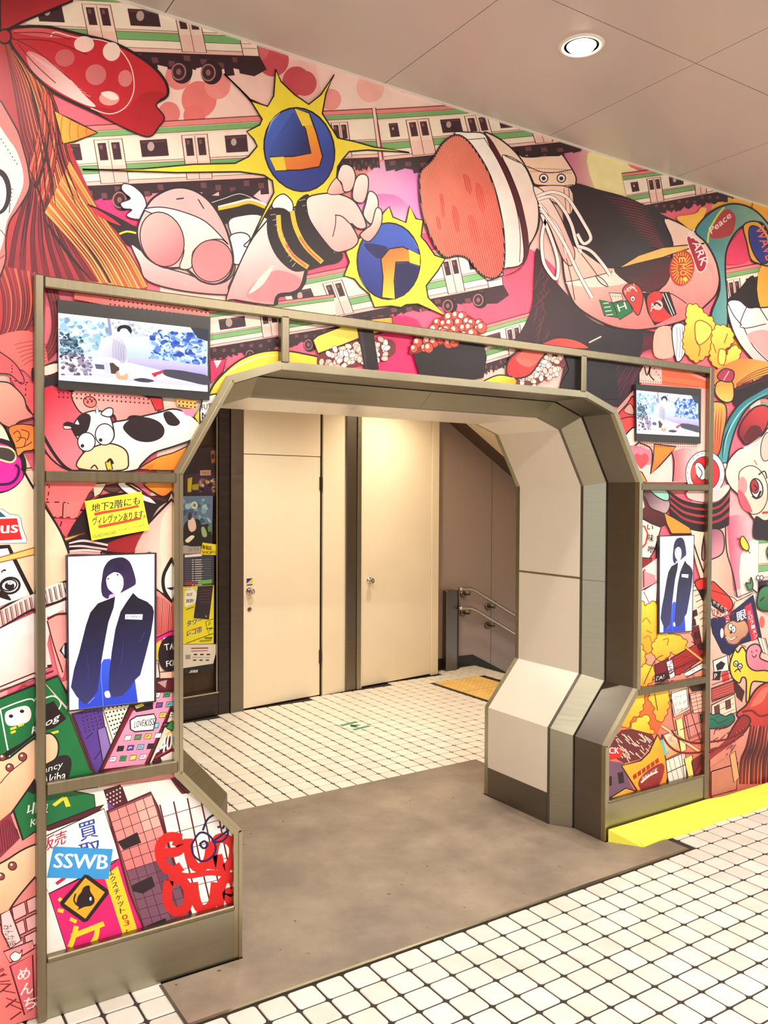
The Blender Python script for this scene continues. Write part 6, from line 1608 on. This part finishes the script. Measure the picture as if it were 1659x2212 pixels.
# ---- yellow handwritten notice ----
nt_ = empty('notice_sign', 'yellow handwritten paper notice with red underlines above the portrait screen', 'sign')
q = [(179.5, 1082.5), (301, 1062), (318, 1144), (194.5, 1167)]
quad_box('notice_paper', q, D-.003, D+.003, mat('yellow_card', (250, 236, 60), .6, vary=.03), nt_)
Art.layer = 0
a = Art('handwriting', lambda x, y, off: (lambda p: (p.x, D-.0032-off, p.z))(on_wall(x, y, YW)))
a.v(170, 1050, 10.37)
a.f((240, 74, 44), '300,600 480,560 900,500 1290,420 1300,470 900,550 500,620 320,665', 0).f((240, 74, 44), '390,880 800,800 1340,690 1350,740 900,840 410,940', 0)
a.t('地下2階にも', K, (240, 590), (1080, -180), (10, -190), .5); a.t('ヴィレヴァンあります。', K, (265, 880), (1170, -170), (10, -190), .5)
a.t('VILLAGE VANGUARD', (110, 96, 30), (270, 1160), (530, -100), (4, -74)); a.t('でおまちしています', (120, 106, 40), (840, 1010), (580, -120), (2, -44))
a.build(M_PRINT, nt_)

# ================================================================== POSTERS ON THE GLASS DOOR
def bw_px(x, y, d):
    dr = ray(x, y); o = Vector((0, 0, H_CAM)); nn = -NB; pl = P0+NB*d
    t = nn.dot(pl-o)/nn.dot(dr); return o+dr*t
def poster(name, label, pts, col, draw=None, d=-.005, sc=6.506, ox=390, oy=900):
    e = empty(name, label, 'poster', group='posters on the glass door')
    P = [bw_px(ox+x/sc, oy+y/sc, d) for x, y in pp(pts)]
    m_ = mat('paper_%02x%02x%02x' % col, col, .5)
    bm = bmesh.new(); va = [bm.verts.new(p) for p in P]; vb = [bm.verts.new(p-NB*.0012) for p in P]
    bm.faces.new(va); bm.faces.new(vb[::-1])
    for i in range(len(P)): bm.faces.new((va[(i+1) % len(P)], va[i], vb[i], vb[(i+1) % len(P)]))
    bm_obj('sheet', bm, m_, e)
    if draw:
        Art.layer = 0
        a = Art('print', lambda x, y, off: tuple(bw_px(x, y, d+.0004)+NB*off)); a.v(ox, oy, sc); draw(a); a.build(M_PRINT, e)
    return e
def p_top(a):
    a.f((90, 66, 90), '60,820 530,760 530,1110 60,1110', 0); a.f((226, 200, 60), '160,960 260,940 250,1030 165,1030', 0)
    for i in range(26): a.f(rnd.choice([(240, 230, 220), (200, 60, 60), (60, 40, 80), (230, 190, 120), (150, 120, 170), (250, 214, 120)]), [(250+rnd.uniform(0, 250), 860+rnd.uniform(0, 200)) for _ in range(1)][0:1]+[], 0) if False else a.e(rnd.choice([(240, 230, 220), (200, 60, 60), (60, 40, 80), (230, 190, 120), (150, 120, 170), (250, 214, 120)]), 270+rnd.uniform(0, 230), 890+rnd.uniform(0, 170), rnd.uniform(10, 26), rnd.uniform(16, 40), rnd.uniform(-30, 30), n=8)
    a.f((246, 200, 170), '275,755 425,750 425,825 275,828', 0); a.t('SALE', (226, 100, 70), (300, 808), (100, -2), (0, -36), .4)
    a.f((246, 226, 60), '100,870 165,850 150,1060 98,1060', 0); a.f((200, 130, 90), '425,480 495,470 495,640 435,660', 0); a.e((110, 60, 50), 455, 560, 22, 40)
poster('collage_poster', 'dark collage poster with small bright figures at the top of the glass door', '-180,480 530,420 530,1115 -180,1120', (66, 52, 60), p_top, d=-.020)
def p_blue(a):
    for i in range(40): a.e(rnd.choice([(96, 130, 150), (70, 96, 140), (120, 160, 160), (60, 84, 110), (150, 180, 180)]), -100+rnd.uniform(0, 520), 1160+rnd.uniform(0, 320), rnd.uniform(16, 50), rnd.uniform(14, 44), rnd.uniform(0, 90), n=9)
    for k in range(8):
        t = math.radians(k*45); a.e((196, 204, 170), 195+34*math.cos(t), 1245+40*math.sin(t), 15, 18, n=10)
    a.f((40, 36, 34), '60,1500 240,1440 300,1520 390,1510 430,1620 420,1790 60,1800'); a.f((226, 196, 176), '110,1460 170,1420 210,1480 215,1580 150,1620 110,1560'); a.f((66, 50, 44), '100,1400 130,1340 160,1370 150,1440 110,1450')
    a.f((150, 170, 130), '290,1570 330,1550 370,1640 360,1690 310,1680'); a.f((236, 226, 210), '65,1740 150,1670 195,1690 110,1770'); a.f((90, 130, 70), '380,1540 430,1520 430,1610 390,1620', 0)
poster('band_poster', 'blue green poster of musicians under a tree on the glass door', '-180,1120 455,1112 440,1800 -180,1800', (88, 112, 140), p_blue)
def p_list(a):
    a.f((236, 230, 222), '60,1945 300,1925 300,1960 60,1980', 0)
    for i in range(14):
        y = 2015+i*32; a.s(1.5, [(160, y), (185, y-1)], (236, 236, 236), 0); a.s(1.6, [(200, y-1), (270+rnd.uniform(0, 50), y-4)], (214, 214, 214), 0); a.s(1.1, [(300, y-5), (430, y-9)], (110, 112, 126), 0); a.s(1, [(60, y+2), (150, y)], (120, 110, 120), 0)
    a.f((150, 60, 90), '60,2325 240,2305 240,2350 60,2368', 0); a.f((110, 180, 90), '250,2305 440,2285 440,2340 250,2355', 0)
poster('schedule_poster', 'dark schedule poster with rows of small white lines on the glass door', '-180,1935 470,1900 470,2350 -180,2388', (58, 60, 76), p_list)
def p_y1(a): a.t('新宿店', K, (305, 1860), (130, 20), (0, -60), .8); a.t('SHOP', (150, 40, 30), (300, 1925), (150, 8), (0, -44), .6); a.t('10:00', K, (455, 1920), (60, 8), (0, -40))
poster('small_yellow_sticker', 'small yellow sticker over the joint between the posters', '310,1770 530,1800 530,1945 280,1940', (232, 214, 40), p_y1, d=-.003)
poster('grey_strip_poster', 'narrow grey strip poster under the blue green musicians poster', '-180,1812 290,1808 280,1930 -180,1940', (176, 164, 156), lambda a: a.t('LIVE TOUR', (110, 100, 96), (110, 1895), (150, -4), (0, -50)))
def p_yel(a):
    y0 = 2082
    a.f((246, 244, 236), [(70, 350+y0), (120, 330+y0), (180, 340+y0), (230, 420+y0), (215, 520+y0), (150, 560+y0), (60, 580+y0)]); a.t('のび', K, (85, 445+y0), (80, -5), (0, -50), .4); a.t('放題!', K, (75, 535+y0), (110, -5), (0, -55), .4)
    for q in ([(80, 630), (190, 590)], [(80, 1105), (400, 985), (350, 800), (460, 760)], [(400, 985), (460, 965)], [(360, 900), (460, 890)]): a.s(1.4, [(x, y+y0) for x, y in q], K, 0)
    a.t('タワー', (40, 70, 150), (85, 870+y0), (210, -60), (8, -80), .8); a.t('レコ市', (40, 90, 160), (85, 1010+y0), (210, -60), (8, -90), .8); a.s(2, [(90, 940+y0), (290, 870+y0)], (240, 110, 40), 0)
    for i in range(9): a.s(1.4, [(270+i*19, 1090+y0-i*2), (282+i*19, 1060+y0-i*2)], (70, 60, 20), 0); a.s(1.4, [(340+i*12, 1040+y0), (348+i*12, 1018+y0)], (70, 60, 20), 0)
    for x, y in ((385, 850), (400, 930)): a.t('2F', (60, 50, 20), (x, y+y0), (40, -4), (0, -46))
poster('yellow_poster', 'big yellow poster with blue handwriting low on the glass door', '-180,2402 470,2366 465,3190 -180,3200', (232, 220, 36), p_yel)
poster('dark_flyer', 'dark tilted flyer taped over the yellow poster', '245,2385 460,2372 400,2850 185,2832', (48, 38, 46), lambda a: (a.f((56, 44, 54), '252,2396 450,2384 396,2836 196,2820', 0), a.e((236, 236, 236), 360, 2806, 8), [a.s(1.2, [(270, 2450+k*40), (420, 2440+k*40)], (96, 76, 84), 0) for k in range(5)]), d=-.003)
def p_wh(a):
    y0 = 2082; a.s(2.4, [(150, 1175+y0), (390, 1170+y0)], (110, 60, 60), 0); a.s(2, [(150, 1215+y0), (385, 1205+y0)], (196, 90, 110), 0); a.f((150, 146, 140), [(70, 1265+y0), (140, 1265+y0), (140, 1325+y0), (70, 1330+y0)], 0)
    for k in range(3): a.f((50, 46, 46), [(185+k*90, 1252+y0), (235+k*90, 1250+y0), (235+k*90, 1270+y0), (185+k*90, 1272+y0)], 0); a.f((70, 66, 66), [(175+k*90, 1332+y0), (220+k*90, 1328+y0), (220+k*90, 1350+y0), (175+k*90, 1352+y0)], 0); a.s(1, [(160+k*90, 1300+y0), (240+k*90, 1298+y0)], (120, 116, 116), 0)
poster('white_notice', 'white price notice with small pictures under the yellow poster', '-180,3205 525,3198 460,3470 -180,3570', (222, 214, 200), p_wh)
poster('black_strip_poster', 'black strip poster lettered AWA at the foot of the glass door posters', '-180,3575 460,3475 465,3575 -180,3650', (30, 28, 28), lambda a: a.t('AWA', (240, 240, 240), (115, 3605), (115, -6), (26, -44), .4))

# ================================================================== FLOOR STICKER
fs = empty('exit_floor_sticker', 'small green and white evacuation arrow sticker on the corridor tiles', 'sticker')
fc = Vector((3.075, 5.08, .0006)); ang = math.radians(10)
def fpt(u, v, z=0.): return (fc.x+u*math.cos(ang)-v*math.sin(ang), fc.y+u*math.sin(ang)+v*math.cos(ang), fc.z+z)
def fq(name, P, z0, z1, m_): hexa(name, [fpt(u, v, z0) for u, v in P], [fpt(u, v, z1) for u, v in P], m_, fs)
M_FG = mat('sticker_green', (70, 150, 90), .5); M_FW = mat('sticker_white', (245, 240, 230), .4)
fq('sticker_sheet', [(-.075, -.085), (.075, -.085), (.075, .085), (-.075, .085)], 0, .0008, M_FW)
fq('border', [(-.075, .050), (.075, .050), (.075, .085), (-.075, .085)], .0008, .0013, M_FG)
fq('border', [(-.075, -.085), (.075, -.085), (.075, -.055), (-.075, -.055)], .0008, .0013, M_FG)
fq('running_figure', [(-.03, -.03), (-.01, -.05), (.0, -.01), (.04, -.02), (.03, .01), (.01, .02), (.0, .045), (-.02, .03), (-.04, .0)], .0008, .0014, mat('sticker_dark_green', (24, 84, 50), .5))

# ================================================================== FINISH: put each Empty at the base of its thing
bpy.context.view_layer.update()
for o in list(bpy.data.objects):
    if o.type == 'EMPTY' and o.location.length < 1e-6 and o.children:
        lo = Vector((1e9,)*3); hi = -lo
        for c in o.children:
            if c.type != 'MESH': continue
            for v in c.bound_box:
                w = c.matrix_world@Vector(v)
                for k in range(3): lo[k] = min(lo[k], w[k]); hi[k] = max(hi[k], w[k])
        base = Vector(((lo.x+hi.x)/2, (lo.y+hi.y)/2, lo.z))
        o.location = base
        for c in o.children: c.location = c.location-base
